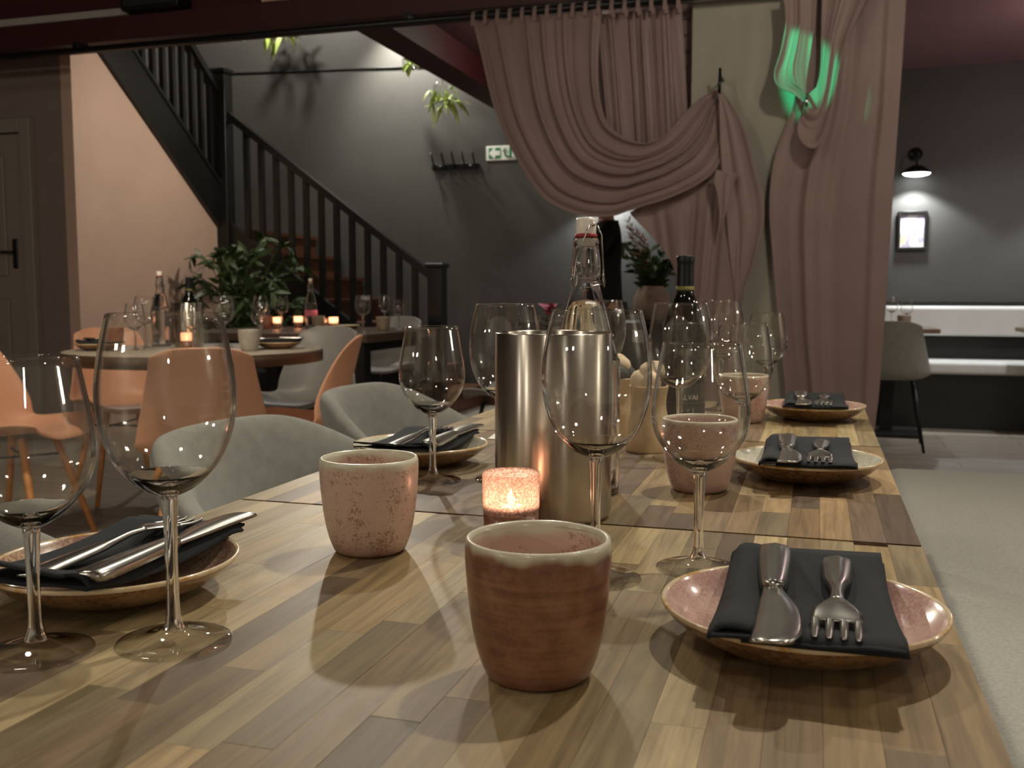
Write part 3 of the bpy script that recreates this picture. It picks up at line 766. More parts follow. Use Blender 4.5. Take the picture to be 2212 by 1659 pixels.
# ------------------------------------------------------------------ bench at the right
b = thing('upholstered_bench', 'long grey tweed bench along the right side of the table', 'bench', (0.47, 1.62, 0))
box('seat_pad', (-0.27, 0.27, -1.53, 1.53, 0.36, 0.47), 'bench_fabric', b, bevel=0.045, seg=5)
box('base_frame', (-0.24, 0.24, -1.48, 1.48, 0.30, 0.365), 'black_wood', b, bevel=0.005)
for sx in (-0.2, 0.2):
    for sy in (-1.4, 0, 1.4):
        box('leg', (sx - 0.02, sx + 0.02, sy - 0.02, sy + 0.02, 0, 0.30), 'black_wood', b)
# ------------------------------------------------------------------ banquette room
bq = thing('banquette', 'white banquette with long back cushion against the charcoal wall', 'bench', (1.9, 7.74, 0))
box('plinth', (-1.75, 2.6, 0.05, 0.52, 0, 0.40), 'black_wood', bq)
box('seat_cushion', (-1.78, 2.62, 0.0, 0.50, 0.40, 0.49), 'banquette', bq, bevel=0.025, seg=3)
box('back_panel', (-1.75, 2.6, 0.47, 0.55, 0.40, 0.92), 'black_wood', bq)
box('back_cushion', (-1.78, 2.62, 0.36, 0.47, 0.665, 0.89), 'banquette', bq, bevel=0.03, seg=3)
def small_table(label, x, y):
    t = thing('bistro_table', label, 'table', (x, y, 0), 0, 'small wooden tables at the banquette')
    box('table_top', (-0.30, 0.30, -0.30, 0.30, 0.72, 0.75), 'table_dark', t, bevel=0.004)
    box('column', (-0.04, 0.04, -0.04, 0.04, 0.03, 0.72), 'black_metal', t)
    box('foot_plate', (-0.21, 0.21, -0.21, 0.21, 0, 0.03), 'black_metal', t, bevel=0.005)
small_table('small wooden table in front of the banquette beside the curtain', 0.49, 7.40)
small_table('small wooden table at the banquette cut off by the right edge', 1.64, 7.42)
# ------------------------------------------------------------------ round table and far table
rt = thing('round_table', 'round dark-edged table laid for dinner beside the salmon chairs', 'table', (-2.49, 3.60, 0))
lathe('table_top', [(0, 0.70), (0.50, 0.70), (0.525, 0.703), (0.525, 0.745), (0.52, 0.75), (0, 0.75)], ['table_edge', 'table_pale'], rt, 72, fmat_fn=lambda s: 1 if s >= 4 else 0)
lathe('pedestal', [(0, 0.0), (0.27, 0.0), (0.27, 0.02), (0.06, 0.04), (0.045, 0.08), (0.045, 0.66), (0.10, 0.70), (0, 0.70)], 'black_metal', rt, 32)
for a in range(3):
    ang = a * 2 * PI / 3 + 0.4
    tube('foot', [(0.05 * math.cos(ang), 0.05 * math.sin(ang), 0.05), (0.38 * math.cos(ang), 0.38 * math.sin(ang), 0.015)], [0.025, 0.014], 'black_metal', rt)
ft = thing('rectangular_table', 'rectangular wooden table with candles in front of the stairs', 'table', (-3.08, 5.92, 0))
box('table_top', (-0.68, 0.62, -0.72, 0.42, 0.70, 0.75), 'table_edge', ft, bevel=0.005)
box('apron', (-0.60, 0.54, -0.62, 0.34, 0.64, 0.70), 'black_wood', ft)
for sx, sy in ((-0.60, -0.64), (0.54, -0.64), (-0.60, 0.34), (0.54, 0.34)):
    box('leg', (sx - 0.045, sx + 0.045, sy - 0.045, sy + 0.045, 0, 0.70), 'black_wood', ft)
# sideboard behind the curtain
sb = thing('sideboard', 'low black sideboard behind the person in black', 'sideboard', (-1.15, 6.85, 0))
box('carcass', (-0.80, 0.75, -0.25, 0.25, 0.0, 0.76), 'black_wood', sb, bevel=0.004)
box('top_board', (-0.82, 0.77, -0.27, 0.27, 0.76, 0.79), 'black_wood', sb, bevel=0.004)
for k in range(3):
    dd = box('cabinet_door', (-0.78 + k * 0.51, -0.29 + k * 0.51, -0.268, -0.25, 0.09, 0.74), 'black_wood', sb, bevel=0.004)
    tube('knob', [(-0.34 + k * 0.51, -0.268, 0.45), (-0.34 + k * 0.51, -0.285, 0.45)], 0.012, 'black_metal', dd)
box('socket_plate', (-0.02, 0.06, -0.274, -0.268, 0.66, 0.74), 'socket', sb)

# ================================================================== TABLEWARE
TZ = 0.75
def wine_glass(label, loc, big):
    t = thing('wine_glass', label, 'glass', loc, 0, 'stemmed wine glasses')
    if big:
        bowl = [(0.0055, 0.101), (0.012, 0.1035), (0.022, 0.110), (0.033, 0.122), (0.0403, 0.138), (0.0439, 0.154), (0.0448, 0.169), (0.0434, 0.187), (0.0400, 0.206), (0.0362, 0.2217)]
        zb, fr, th = 0.101, 0.0381, 0.0015
    else:
        bowl = [(0.0055, 0.084), (0.011, 0.0865), (0.020, 0.0925), (0.030, 0.103), (0.0375, 0.115), (0.0411, 0.129), (0.0408, 0.144), (0.0386, 0.160), (0.0355, 0.177), (0.0326, 0.1938)]
        zb, fr, th = 0.084, 0.0360, 0.0015
    o = spline(bowl, 30)
    inner = [(max(r - th, 0.0), z + 0.0035 * max(0.0, 1 - (z - zb) / 0.02)) for i, (r, z) in enumerate(o)]
    prof = o + [(o[-1][0] - th * 0.5, o[-1][1] + 0.0005)] + inner[::-1] + [(0, inner[0][1] + 0.0005)]
    zs = zb + 0.016
    lathe('bowl', prof, ['glass', 'stem_glass'], t, 56, fmat_fn=lambda k: 1 if max(prof[k][1], prof[k + 1][1]) < zs else 0)
    lathe('stem', spline([(0.0, zb + 0.0005), (0.0052, zb), (0.0048, zb - 0.012), (0.0041, zb * 0.6), (0.0042, zb * 0.3), (0.0052, 0.016), (0.0075, 0.0095)], 22) + [(0, 0.0095)], 'stem_glass', t, 24)
    lathe('foot', spline([(0.0, 0.010), (0.0075, 0.0095), (0.014, 0.0068), (0.025, 0.0038), (fr - 0.001, 0.0024)], 16) + [(fr, 0.0015), (fr - 0.0005, 0.0004), (fr * 0.6, 0.0004), (0, 0.0012)], 'glass', t, 56)
    return t
gL = wine_glass('large empty wine glass at front left, seen against the salmon chair', (-0.409, 0.557, TZ), True)
gS = wine_glass('smaller wine glass cut off by the left edge of the picture', (-0.4825, 0.513, TZ), False)
clone(gL, 'large wine glass standing in front of the steel wine cooler', (-0.169, 0.788, TZ))
clone(gL, 'large wine glass just left of the steel wine cooler', (-0.371, 1.183, TZ))
clone(gL, 'large wine glass in front of the dark wine bottle', (-0.182, 1.408, TZ))
clone(gL, 'large wine glass behind the row, in front of the curtain tail', (-0.180, 2.02, TZ))
clone(gL, 'large wine glass mostly hidden behind the wine cooler and water bottle', (-0.383, 1.83, TZ))
clone(gS, 'smaller wine glass with its foot beside the nearest right-hand plate', (-0.091, 0.842, TZ))
clone(gS, 'smaller wine glass with tall stem beside the pink speckled cup', (-0.455, 1.148, TZ))
clone(gS, 'smaller wine glass in front of the rose cup on the middle table', (-0.095, 1.397, TZ))
clone(gS, 'rightmost smaller wine glass of the row, against the pillar', (-0.096, 2.11, TZ))
clone(gS, 'smaller wine glass behind the steel wine cooler, only its left rim showing', (-0.461, 1.787, TZ))

def cup(label, loc, mat, rz=0.0):
    outer = [(0.0, 0.0), (0.029, 0.0), (0.0325, 0.003), (0.0368, 0.014), (0.0408, 0.032), (0.0436, 0.055), (0.0449, 0.075), (0.0446, 0.0845)]
    prof = [(0.0, 0.0), (0.029, 0.0)] + spline(outer[2:], 20) + [(0.0438, 0.0868), (0.0425, 0.0872), (0.0413, 0.0862), (0.0408, 0.083)] + spline([(0.0408, 0.083), (0.0405, 0.06), (0.037, 0.03), (0.030, 0.010), (0.015, 0.0065)], 14)[1:] + [(0, 0.006)]
    n_o = 22
    o = lathe('cup', prof, [mat, 'cup_pink' if mat == 'cup_brown' else mat], None, 64, loc=loc, fmat_fn=lambda k: 0 if k < n_o + 3 else 1); o.rotation_euler = (0, 0, rz)
    return tag(o, label, 'cup', 'handmade stoneware cups')
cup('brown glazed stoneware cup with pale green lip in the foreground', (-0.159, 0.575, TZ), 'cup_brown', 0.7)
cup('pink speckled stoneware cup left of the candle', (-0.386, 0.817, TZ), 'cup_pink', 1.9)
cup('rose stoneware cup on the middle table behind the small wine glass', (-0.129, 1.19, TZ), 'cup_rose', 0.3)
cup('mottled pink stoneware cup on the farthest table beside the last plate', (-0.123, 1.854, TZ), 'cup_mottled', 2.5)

def plate(label, loc, mat, rz=0.0):
    prof = [(0, 0.0), (0.048, 0.0), (0.05, 0.002)] + spline([(0.05, 0.002), (0.062, 0.0055), (0.077, 0.0125), (0.088, 0.021), (0.0925, 0.0262)], 10)[1:]
    n_out = len(prof)
    prof += [(0.0934, 0.0280), (0.0928, 0.0296), (0.0912, 0.0297)]
    n_rim = len(prof)
    prof += spline([(0.0898, 0.0285), (0.083, 0.0205), (0.074, 0.013), (0.06, 0.0085), (0.04, 0.0072)], 12) + [(0, 0.007)]
    o = lathe('plate', prof, ['plate_under', 'plate_rim', mat], None, 72, loc=loc,
              fmat_fn=lambda s: 0 if s < n_out - 1 else (1 if s < n_rim else 2)); o.rotation_euler = (0, 0, rz)
    return tag(o, label, 'plate', 'stoneware side plates')
PL = [('pink glazed side plate at lower right on the nearest table', (-0.004, 0.678, TZ), 'plate_pink', 0.0),
      ('cream glazed side plate on the middle table at right', (-0.008, 1.300, TZ), 'plate_cream', 0.0),
      ('small pink side plate on the farthest table at right', (0.0, 1.927, TZ), 'plate_pink', 0.0),
      ('mottled pink side plate at lower left behind the wine glass stems', (-0.520, 0.640, TZ), 'plate_mottle', PI),
      ('mottled cream side plate behind the pink speckled cup', (-0.520, 1.268, TZ), 'plate_cream', PI)]
WHERE = ['on the pink plate at lower right', 'on the cream plate of the middle table', 'on the farthest pink plate', 'on the mottled plate at lower left', 'on the mottled plate behind the pink speckled cup']
for lb, loc, m, rz in PL: plate(lb, loc, m)

def napkin(label, loc, rz, peak):
    t = thing('napkin', label, 'napkin', loc, rz, 'folded black paper napkins')
    def surf(x, y, lift):
        r = math.hypot(x, y)
        sag = -0.007 * max(0.0, 1 - (y / 0.085) ** 2)
        end = 0.003 * sstep((abs(y) - 0.08) / 0.03)
        return 0.0310 + sag + end + lift
    def top(u, v):
        x = lerp(-0.033, 0.055, u); y = lerp(-0.100, 0.098, v)
        curl = -0.006 * sstep((0.06 - v) / 0.06) + peak * sstep((v - 0.75) / 0.25) * (0.3 + 0.7 * u) * 0.012
        return (x + 0.004 * (1 - v) * (1 if u > 0.5 else 0), y, surf(x, y, 0.0045 + curl))
    sheet('top_layer', top, 14, 24, 'napkin', t, 0.0022, offset=1)
    def band(u, v):
        x = lerp(-0.052, -0.026, u); y = lerp(-0.096, 0.093, v)
        return (x, y, surf(x, y, 0.0075 + 0.002 * math.sin(PI * u) - 0.004 * sstep((0.08 - v) / 0.08) - 0.006 * sstep((0.3 - u) / 0.3)))
    sheet('folded_band', band, 10, 24, 'napkin', t, 0.0022, offset=1)
    def under(u, v):
        x = lerp(-0.050, 0.057, u); y = lerp(-0.103, 0.094, v)
        return (x, y, surf(x, y, 0.0005 + 0.001 * math.sin(9 * u)))
    sheet('under_layer', under, 14, 24, 'napkin', t, 0.0020, offset=1)
    return t
def knife(label, loc, rz):
    t = thing('table_knife', label, 'knife', loc, rz, 'table knives on the napkins')
    def flat(name, left, right, z0, z1, seg):
        L, Rr = spline(left, seg), spline(right, seg)
        v, f = [], []
        for (xl, y), (xr, _) in zip(L, Rr):
            mid = (xl + xr) / 2
            k_ = 1.32
            v += [(xl * k_, y, z0), (mid * k_, y, z0), (xr * k_, y, z0), (lerp(xr, mid, 0.16) * k_, y, z0 + (z1 - z0) * 0.86), (mid * k_, y, z1), (lerp(xl, mid, 0.16) * k_, y, z0 + (z1 - z0) * 0.86)]
        for i in range(seg - 1):
            for k in range(6):
                j = (k + 1) % 6; f.append((i * 6 + k, i * 6 + j, (i + 1) * 6 + j, (i + 1) * 6 + k))
        f.append(tuple(range(6))[::-1]); f.append(tuple(range((seg - 1) * 6, seg * 6)))
        return mk(name, v, f, 'cutlery', t)
    flat('handle', [(-0.005, 0.106), (-0.0085, 0.102), (-0.0095, 0.085), (-0.008, 0.04), (-0.0065, 0.012), (-0.005, 0.004)],
         [(0.005, 0.106), (0.0085, 0.102), (0.0095, 0.085), (0.008, 0.04), (0.0065, 0.012), (0.005, 0.004)], 0, 0.0075, 24)
    flat('blade', [(-0.005, 0.006), (-0.0055, -0.004), (-0.007, -0.04), (-0.0085, -0.08), (-0.0095, -0.101), (-0.006, -0.1045)],
         [(0.005, 0.006), (0.0055, -0.002), (0.0125, -0.014), (0.013, -0.055), (0.008, -0.090), (-0.002, -0.1045)], 0.001, 0.0035, 26)
    return t
def fork(label, loc, rz):
    t = thing('table_fork', label, 'fork', loc, rz, 'table forks on the napkins')
    def strip(name, pts, arch=0.35, parent=None):
        P = spline(pts, 26); v, f = [], []
        for x, y, z, hw, th in P:
            x *= 1.2; hw *= 1.25
            v += [(x - hw, y, z), (x, y, z - th * 0.1), (x + hw, y, z), (x + hw * 0.8, y, z + th * 0.6), (x, y, z + th), (x - hw * 0.8, y, z + th * 0.6)]
        for i in range(25):
            for k in range(6):
                j = (k + 1) % 6; f.append((i * 6 + k, i * 6 + j, (i + 1) * 6 + j, (i + 1) * 6 + k))
        f.append(tuple(range(6))[::-1]); f.append(tuple(range(25 * 6, 26 * 6)))
        return mk(name, v, f, 'cutlery', parent or t)
    strip('handle', [(0, 0.098, 0.0, 0.004, 0.003), (0, 0.094, 0.0, 0.0085, 0.004), (0, 0.07, 0.0005, 0.0088, 0.005), (0, 0.03, 0.002, 0.0072, 0.005), (0, 0.012, 0.003, 0.0045, 0.0045), (0, -0.01, 0.005, 0.0032, 0.004), (0, -0.028, 0.0055, 0.0042, 0.003)])
    hd = strip('head', [(0, -0.026, 0.0055, 0.0042, 0.003), (0, -0.036, 0.0055, 0.0085, 0.0026), (0, -0.046, 0.0045, 0.0118, 0.0022), (0, -0.056, 0.003, 0.0125, 0.002), (0, -0.060, 0.0025, 0.0125, 0.002)])
    for k in range(4):
        x = -0.0102 + k * 0.0068
        strip('tine', [(x, -0.058, 0.0028, 0.0022, 0.002), (x, -0.07, 0.0012, 0.0021, 0.002), (x, -0.082, 0.001, 0.0019, 0.0018), (x * 0.98, -0.090, 0.002, 0.0009, 0.001)], parent=hd)
    return t
for i, (lb, loc, m, rz) in enumerate(PL):
    z = loc[2]; s = 1 if rz == 0 else -1
    if i == 0:
        npk = napkin('folded black napkin ' + WHERE[0], loc, rz, 0.2)
        kn = knife('steel knife ' + WHERE[0], (loc[0] - 0.018, loc[1] - 0.016, z + 0.0385), 0.03)
        fk = fork('steel fork ' + WHERE[0], (loc[0] + 0.022, loc[1] - 0.008, z + 0.0365), -0.02)
    else:
        if i == 3: napkin('folded black napkin ' + WHERE[i], loc, rz, 1.0)
        else: clone(npk, 'folded black napkin ' + WHERE[i], loc, rz)
        clone(kn, 'steel knife ' + WHERE[i], (loc[0] - 0.022 * s + (0.022 if s < 0 else 0), loc[1] - 0.016 * s, z + 0.0385), rz + 0.03)
        clone(fk, 'steel fork ' + WHERE[i], (loc[0] + 0.018 * s - (0.0 if s > 0 else -0.015), loc[1] - 0.008 * s, z + 0.0365), rz - 0.02)

# steel wine cooler with a swing-top water bottle in it
CX, CY = -0.262, 1.006
def cooler(label, loc, r=0.0615, h=0.1945):
    prof = [(0, 0.0), (r - 0.008, 0.0), (r - 0.003, 0.002), (r, 0.008), (r, h - 0.001), (r - 0.0008, h), (r - 0.0022, h), (r - 0.003, h - 0.001), (r - 0.003, 0.006), (0, 0.006)]
    return tag(lathe('wine_cooler', prof, 'steel', None, 72, loc=loc), label, 'wine cooler', 'brushed steel wine coolers')
cooler('tall brushed steel wine cooler in the middle of the table behind the tealight', (CX, CY, TZ))
def swing_bottle(label, loc, pink=False, rz=0.0):
    t = thing('swing_top_bottle', label, 'bottle', loc, rz, 'clear swing-top water bottles')
    o = [(0.036, 0.0), (0.041, 0.004), (0.042, 0.02), (0.042, 0.15), (0.0395, 0.166), (0.0325, 0.192), (0.0250, 0.222), (0.0185, 0.245), (0.0165, 0.258), (0.0175, 0.263), (0.0180, 0.272), (0.0165, 0.288), (0.0150, 0.299), (0.0155, 0.304), (0.0145, 0.309)]
    out = spline(o, 60)
    inn = [(r - 0.0028, z + 0.004) for r, z in out if z < 0.302]
    lathe('bottle_glass', [(0, 0.002)] + out + [(0.0125, 0.3095)] + inn[::-1] + [(0, 0.006)], 'stem_glass', t, 56)
    wl = [(0, 0.0075)] + [(r - 0.0032, z) for r, z in out if 0.0075 < z < 0.236] + [(0, 0.2362)]
    lathe('water', wl, 'water', t, 48)
    sc = lathe('stopper', [(0, 0.300), (0.010, 0.300), (0.0115, 0.311), (0.0118, 0.313), (0.0122, 0.329), (0.0112, 0.3325), (0, 0.333)], 'porcelain', t, 32)
    lathe('gasket', [(0.009, 0.3085), (0.0128, 0.3085), (0.0132, 0.3105), (0.0128, 0.3135), (0.009, 0.3135)], 'red_rubber', sc, 32)
    # wire bail
    ring = [(0.0172 * math.cos(a), 0.0172 * math.sin(a), 0.2585 + 0.003 * math.sin(a)) for a in [2 * PI * k / 24 for k in range(25)]]
    tube('neck_wire', ring, 0.0011, 'water_bottle_wire', t, 6)
    for s in (-1, 1):
        tube('bail_wire', [(0.005 * s + 0.004, -0.0125, 0.323), (0.010 * s + 0.003, -0.016, 0.312), (0.0165 * s, -0.012, 0.285), (0.0190 * s, -0.010, 0.262), (0.0205 * s, -0.010, 0.254), (0.0185 * s, -0.013, 0.251), (0.0165 * s, -0.013, 0.257), (0.0165 * s, -0.0125, 0.272)], 0.0011, 'water_bottle_wire', t, 6)
    tube('lever', [(0.017, -0.012, 0.2545), (0.008, -0.0185, 0.2525), (-0.004, -0.020, 0.2500), (-0.016, -0.0165, 0.2485)], 0.0011, 'water_bottle_wire', t, 6)
    lathe('stopper_pin', [(0, -0.002), (0.0022, -0.002), (0.0022, 0.0015), (0, 0.002)], 'water_bottle_wire', sc, 12, loc=(0.004, -0.012, 0.324)).rotation_euler = (PI / 2, 0, 0)
    if pink:
        v, f, s = lathe_data([(0.0424, 0.085), (0.0424, 0.125)], 48)
        mk('paper_label', v, f, 'pink_petal', t)
    return t
sbt = swing_bottle('clear swing-top water bottle with white stopper behind the steel wine cooler', (-0.257, 1.134, TZ), False, 0.62)
sbt.scale = (0.97, 0.97, 0.968)

# pink crackle tealight holder with burning tealight
def tealight(label, loc, s=1.0):
    t = thing('tealight_holder', label, 'candle', loc, 0, 'tealights in pink glass holders')
    lathe('holder_glass', [(0.0262, 0.030), (0.0268, 0.034), (0.0272, 0.066), (0.0268, 0.068), (0.0260, 0.0675), (0.0255, 0.066), (0.0250, 0.034), (0.0, 0.0315)], 'tealight_glass', t, 56)
    lathe('holder_base', [(0, 0.0), (0.0235, 0.0), (0.0250, 0.002), (0.0262, 0.0298), (0, 0.030)], 'cup_brown', t, 48)
    c = lathe('tealight_cup', [(0, 0.032), (0.0185, 0.032), (0.019, 0.038), (0.0186, 0.038), (0.0182, 0.0335), (0, 0.0335)], 'alu', t, 32)
    lathe('wax', [(0, 0.0335), (0.018, 0.0335), (0.018, 0.0365), (0.006, 0.036), (0, 0.0355)], 'wax', c, 32)
    lathe('flame', [(0, 0.0365), (0.0035, 0.039), (0.0042, 0.042), (0.0026, 0.047), (0, 0.052)], 'flame', c, 16)
    return t
tl = tealight('burning tealight in a pink crackled glass holder in front of the wine cooler', (-0.270, 0.880, TZ))
point('tealight_light', (-0.270, 0.880, TZ + 0.042), 0.7, (1.0, 0.80, 0.62), 0.006)

# turned wooden pots heaped with cream and charcoal lumps
def wood_pot(label, loc, seed):
    rnd = random.Random(seed)
    t = thing('wooden_pot', label, 'pot', loc, rnd.uniform(0, 3), 'turned pale wood pots')
    o = spline([(0.033, 0.0), (0.0345, 0.004), (0.034, 0.022), (0.0305, 0.045), (0.0265, 0.064), (0.0265, 0.080), (0.0295, 0.097)], 30)
    lathe('pot_body', [(0, 0)] + o + [(0.0288, 0.0985), (0.0273, 0.0972)] + [(0.024, 0.080), (0.020, 0.066), (0, 0.064)], 'pot_wood', t, 48)
    for k in range(9):
        a = k * 2.4; rr = 0.0175 * math.sqrt(k / 9); s = rnd.uniform(0.0115, 0.016)
        bm = bmesh.new(); bmesh.ops.create_icosphere(bm, subdivisions=2, radius=s)
        for v in bm.verts:
            v.co *= 1 + rnd.uniform(-0.10, 0.10); 
        for v in bm.verts: v.co.z *= 1.15
        me = bpy.data.meshes.new('lump'); bm.to_mesh(me); bm.free()
        me.materials.append(M['snack_dark'] if k in (5, 7, 8) else M['snack_cream']); me.polygons.foreach_set('use_smooth', [True] * len(me.polygons))
        ob = bpy.data.objects.new('lump', me); link(ob, t); ob.location = (rr * math.cos(a), rr * math.sin(a), 0.100 + (0.018 if k < 3 else 0.004))
    return t
wood_pot('pale turned wooden pot heaped with cream and grey lumps, right one beside the wine bottle', (-0.236, 1.47, TZ), 5)
wood_pot('pale turned wooden pot heaped with cream and grey lumps, left one nearer the wine cooler', (-0.305, 1.60, TZ), 8)

# wine bottle
def wine_bottle(label, loc, detailed=True):
    t = thing('wine_bottle', label, 'bottle', loc, 0.3, 'dark wine bottles')
    o = spline([(0.034, 0.0), (0.0370, 0.003), (0.0375, 0.02), (0.0375, 0.17), (0.0365, 0.185), (0.030, 0.205), (0.020, 0.222), (0.0150, 0.238), (0.0140, 0.26), (0.0138, 0.285), (0.0148, 0.288), (0.0148, 0.296), (0.0138, 0.299)], 60)
    lathe('bottle_glass', [(0, 0.003)] + o + [(0, 0.299)], 'bottle_green', t, 48)
    lathe('capsule', [(0.0152, 0.238)] + [(r + 0.0007, z) for r, z in o if z > 0.238] + [(0.0, 0.3000)], 'foil', t, 32)
    lathe('capsule_band', [(0.0156, 0.2405), (0.0156, 0.2465), (0.0150, 0.247)], 'gold_ink', t, 32)
    if detailed:
        v, f = grid_data(lambda u, q: (0.0379 * math.sin(lerp(-1.15, 1.15, u)), -0.0379 * math.cos(lerp(-1.15, 1.15, u)), lerp(0.012, 0.082, q)), 24, 2)
        lb_ = mk('label', v, f, 'label', t)
        def wrap_text(txt, size, zc, name):
            cu = bpy.data.curves.new(name, 'FONT'); cu.body = txt; cu.size = size; cu.align_x = 'CENTER'
            ob = bpy.data.objects.new(name, cu); COL.objects.link(ob)
            bpy.context.view_layer.update()
            me = bpy.data.meshes.new_from_object(ob.evaluated_get(bpy.context.evaluated_depsgraph_get()))
            bpy.data.objects.remove(ob)
            for vv in me.vertices:
                a = vv.co.x / 0.0381
                vv.co = (0.0382 * math.sin(a), -0.0382 * math.cos(a), zc + vv.co.y)
            me.materials.clear(); me.materials.append(M['label_ink'])
            link(bpy.data.objects.new(name, me), lb_)
        wrap_text('SALVAI', 0.0125, 0.054, 'label_lettering')
        wrap_text('o  v  J', 0.010, 0.034, 'label_lettering')
        for z, w_ in ((0.027, 0.5), (0.022, 0.35), (0.017, 0.45)):
            v, f = grid_data(lambda u, q, z=z, w_=w_: (0.0381 * math.sin(lerp(-w_, w_ * 0.4, u)), -0.0381 * math.cos(lerp(-w_, w_ * 0.4, u)), z + q * 0.0014), 10, 2)
            mk('label_line', v, f, 'label_ink', lb_)
        v, f = grid_data(lambda u, q: (0.0381 * math.sin(lerp(-1.1, 1.1, u)), -0.0381 * math.cos(lerp(-1.1, 1.1, u)), 0.048 + q * 0.0008), 20, 2)
        mk('label_line', v, f, 'gold_ink', lb_)
    return t
wb = wine_bottle('dark wine bottle with black label behind the right-hand wine glasses', (-0.217, 1.73, TZ))
# printed menu sheet
mn = thing('menu_sheet', 'white printed sheet lying on the table behind the left plate', 'paper', (-0.44, 1.62, TZ), 0.12)
box('sheet', (-0.075, 0.075, -0.105, 0.105, 0.0006, 0.0014), 'paper', mn)
for k in range(7):
    box('printed_line', (-0.055, 0.03 + 0.02 * (k % 3) - 0.02, 0.07 - k * 0.022, 0.073 - k * 0.022, 0.0014, 0.0017), 'paper_print', mn)

# ------------------------------------------------------------------ laid round table
def pos(x, y): return (x, y, 0.75)
RG = [('leftmost wine glass on the round table', -2.69, 3.47, gS), ('second wine glass from the left on the round table', -2.77, 3.64, gL),
      ('wine glass right of the dark bottle on the round table', -2.54, 3.88, gL), ('wine glass left of the pale cup on the round table', -2.43, 3.72, gL),
      ('wine glass just behind the pale cup on the round table', -2.36, 3.90, gS), ('wine glass at the front of the round table beside the tealight', -2.47, 3.55, gS)]
for lb, x, y, src in RG: clone(src, lb, pos(x, y))
cooler('small steel wine cooler on the round table', pos(-2.65, 3.78))
clone(sbt, 'clear swing-top water bottle beside the cooler on the round table', (-2.80, 3.79, 0.75), 2.9)
wb2 = clone(wb, 'dark wine bottle standing in the cooler on the round table', (-2.645, 3.785, 0.757), 2.6)
for ch in list(wb2.children):
    if ch.name.startswith('label'):
        for g in list(ch.children): bpy.data.objects.remove(g)
        bpy.data.objects.remove(ch)
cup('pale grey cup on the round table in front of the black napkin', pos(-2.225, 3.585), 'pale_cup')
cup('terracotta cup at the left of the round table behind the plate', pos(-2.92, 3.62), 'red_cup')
clone(tl, 'burning tealight on the round table in front of the steel cooler', pos(-2.575, 3.66))
plate('dark-edged plate at the left of the round table', pos(-2.84, 3.43), 'plate_mottle')
plate('dark-edged plate at the right of the round table', pos(-2.19, 3.755), 'plate_mottle')
clone(npk, 'black napkin on the plate at the left of the round table', pos(-2.84, 3.43), 1.2)
clone(npk, 'black napkin on the plate at the right of the round table', pos(-2.19, 3.755), -1.2)
clone(kn, 'knife on the napkin at the right of the round table', (-2.19, 3.755, 0.7925), -1.2)
clone(kn, 'knife on the napkin at the left of the round table', (-2.84, 3.43, 0.7925), 1.2)
point('round_table_candle', (-2.575, 3.66, 0.80), 0.35, (1.0, 0.74, 0.48), 0.008)
# ------------------------------------------------------------------ laid far table
FG = [('leftmost wine glass on the far table by the stairs', -3.45, 5.70, gL), ('second wine glass from the left on the far table', -3.20, 5.53, gL),
      ('wine glass at the near edge of the far table right of the candles', -2.53, 5.30, gL), ('wine glass above the beige cup on the far table', -2.80, 6.20, gL),
      ('rightmost wine glass on the far table', -2.60, 5.98, gS)]
for lb, x, y, src in FG: clone(src, lb, pos(x, y))
fb = swing_bottle('clear swing-top bottle with pink label on the far table', pos(-3.22, 5.95), True, 0.4)
clone(tl, 'leftmost glowing tealight on the far table', pos(-3.40, 6.10), 0, 1.15)
clone(tl, 'glowing tealight right of the pink-labelled bottle on the far table', pos(-3.07, 5.98), 0, 1.15)
clone(tl, 'small orange tealight at the back of the far table', pos(-3.28, 6.27), 0, 0.9)
clone(tl, 'tealight glowing behind the second glass on the far table', pos(-3.42, 5.86), 0, 1.15)
for x, y in ((-3.40, 6.10), (-3.07, 5.98), (-3.42, 5.86)):
    point('far_table_candle', (x, y, 0.814), 0.6, (1.0, 0.74, 0.48), 0.01)
cup('terracotta cup at the left of the far table', pos(-3.55, 5.93), 'red_cup')
cup('beige cup beside the pink-labelled bottle on the far table', pos(-3.14, 5.90), 'beige_cup')
cup('beige cup below the two right wine glasses on the far table', pos(-2.62, 5.78), 'beige_cup')
plate('pale plate in the middle of the far table', pos(-2.93, 5.88), 'plate_cream')
# ------------------------------------------------------------------ banquette table
clone(gL, 'left wine glass on the banquette table beside the curtain', pos(0.50, 7.36))
clone(gS, 'right wine glass on the banquette table beside the curtain', pos(0.60, 7.40))
cup('beige cup on the banquette table beside the curtain', pos(0.575, 7.26), 'beige_cup')

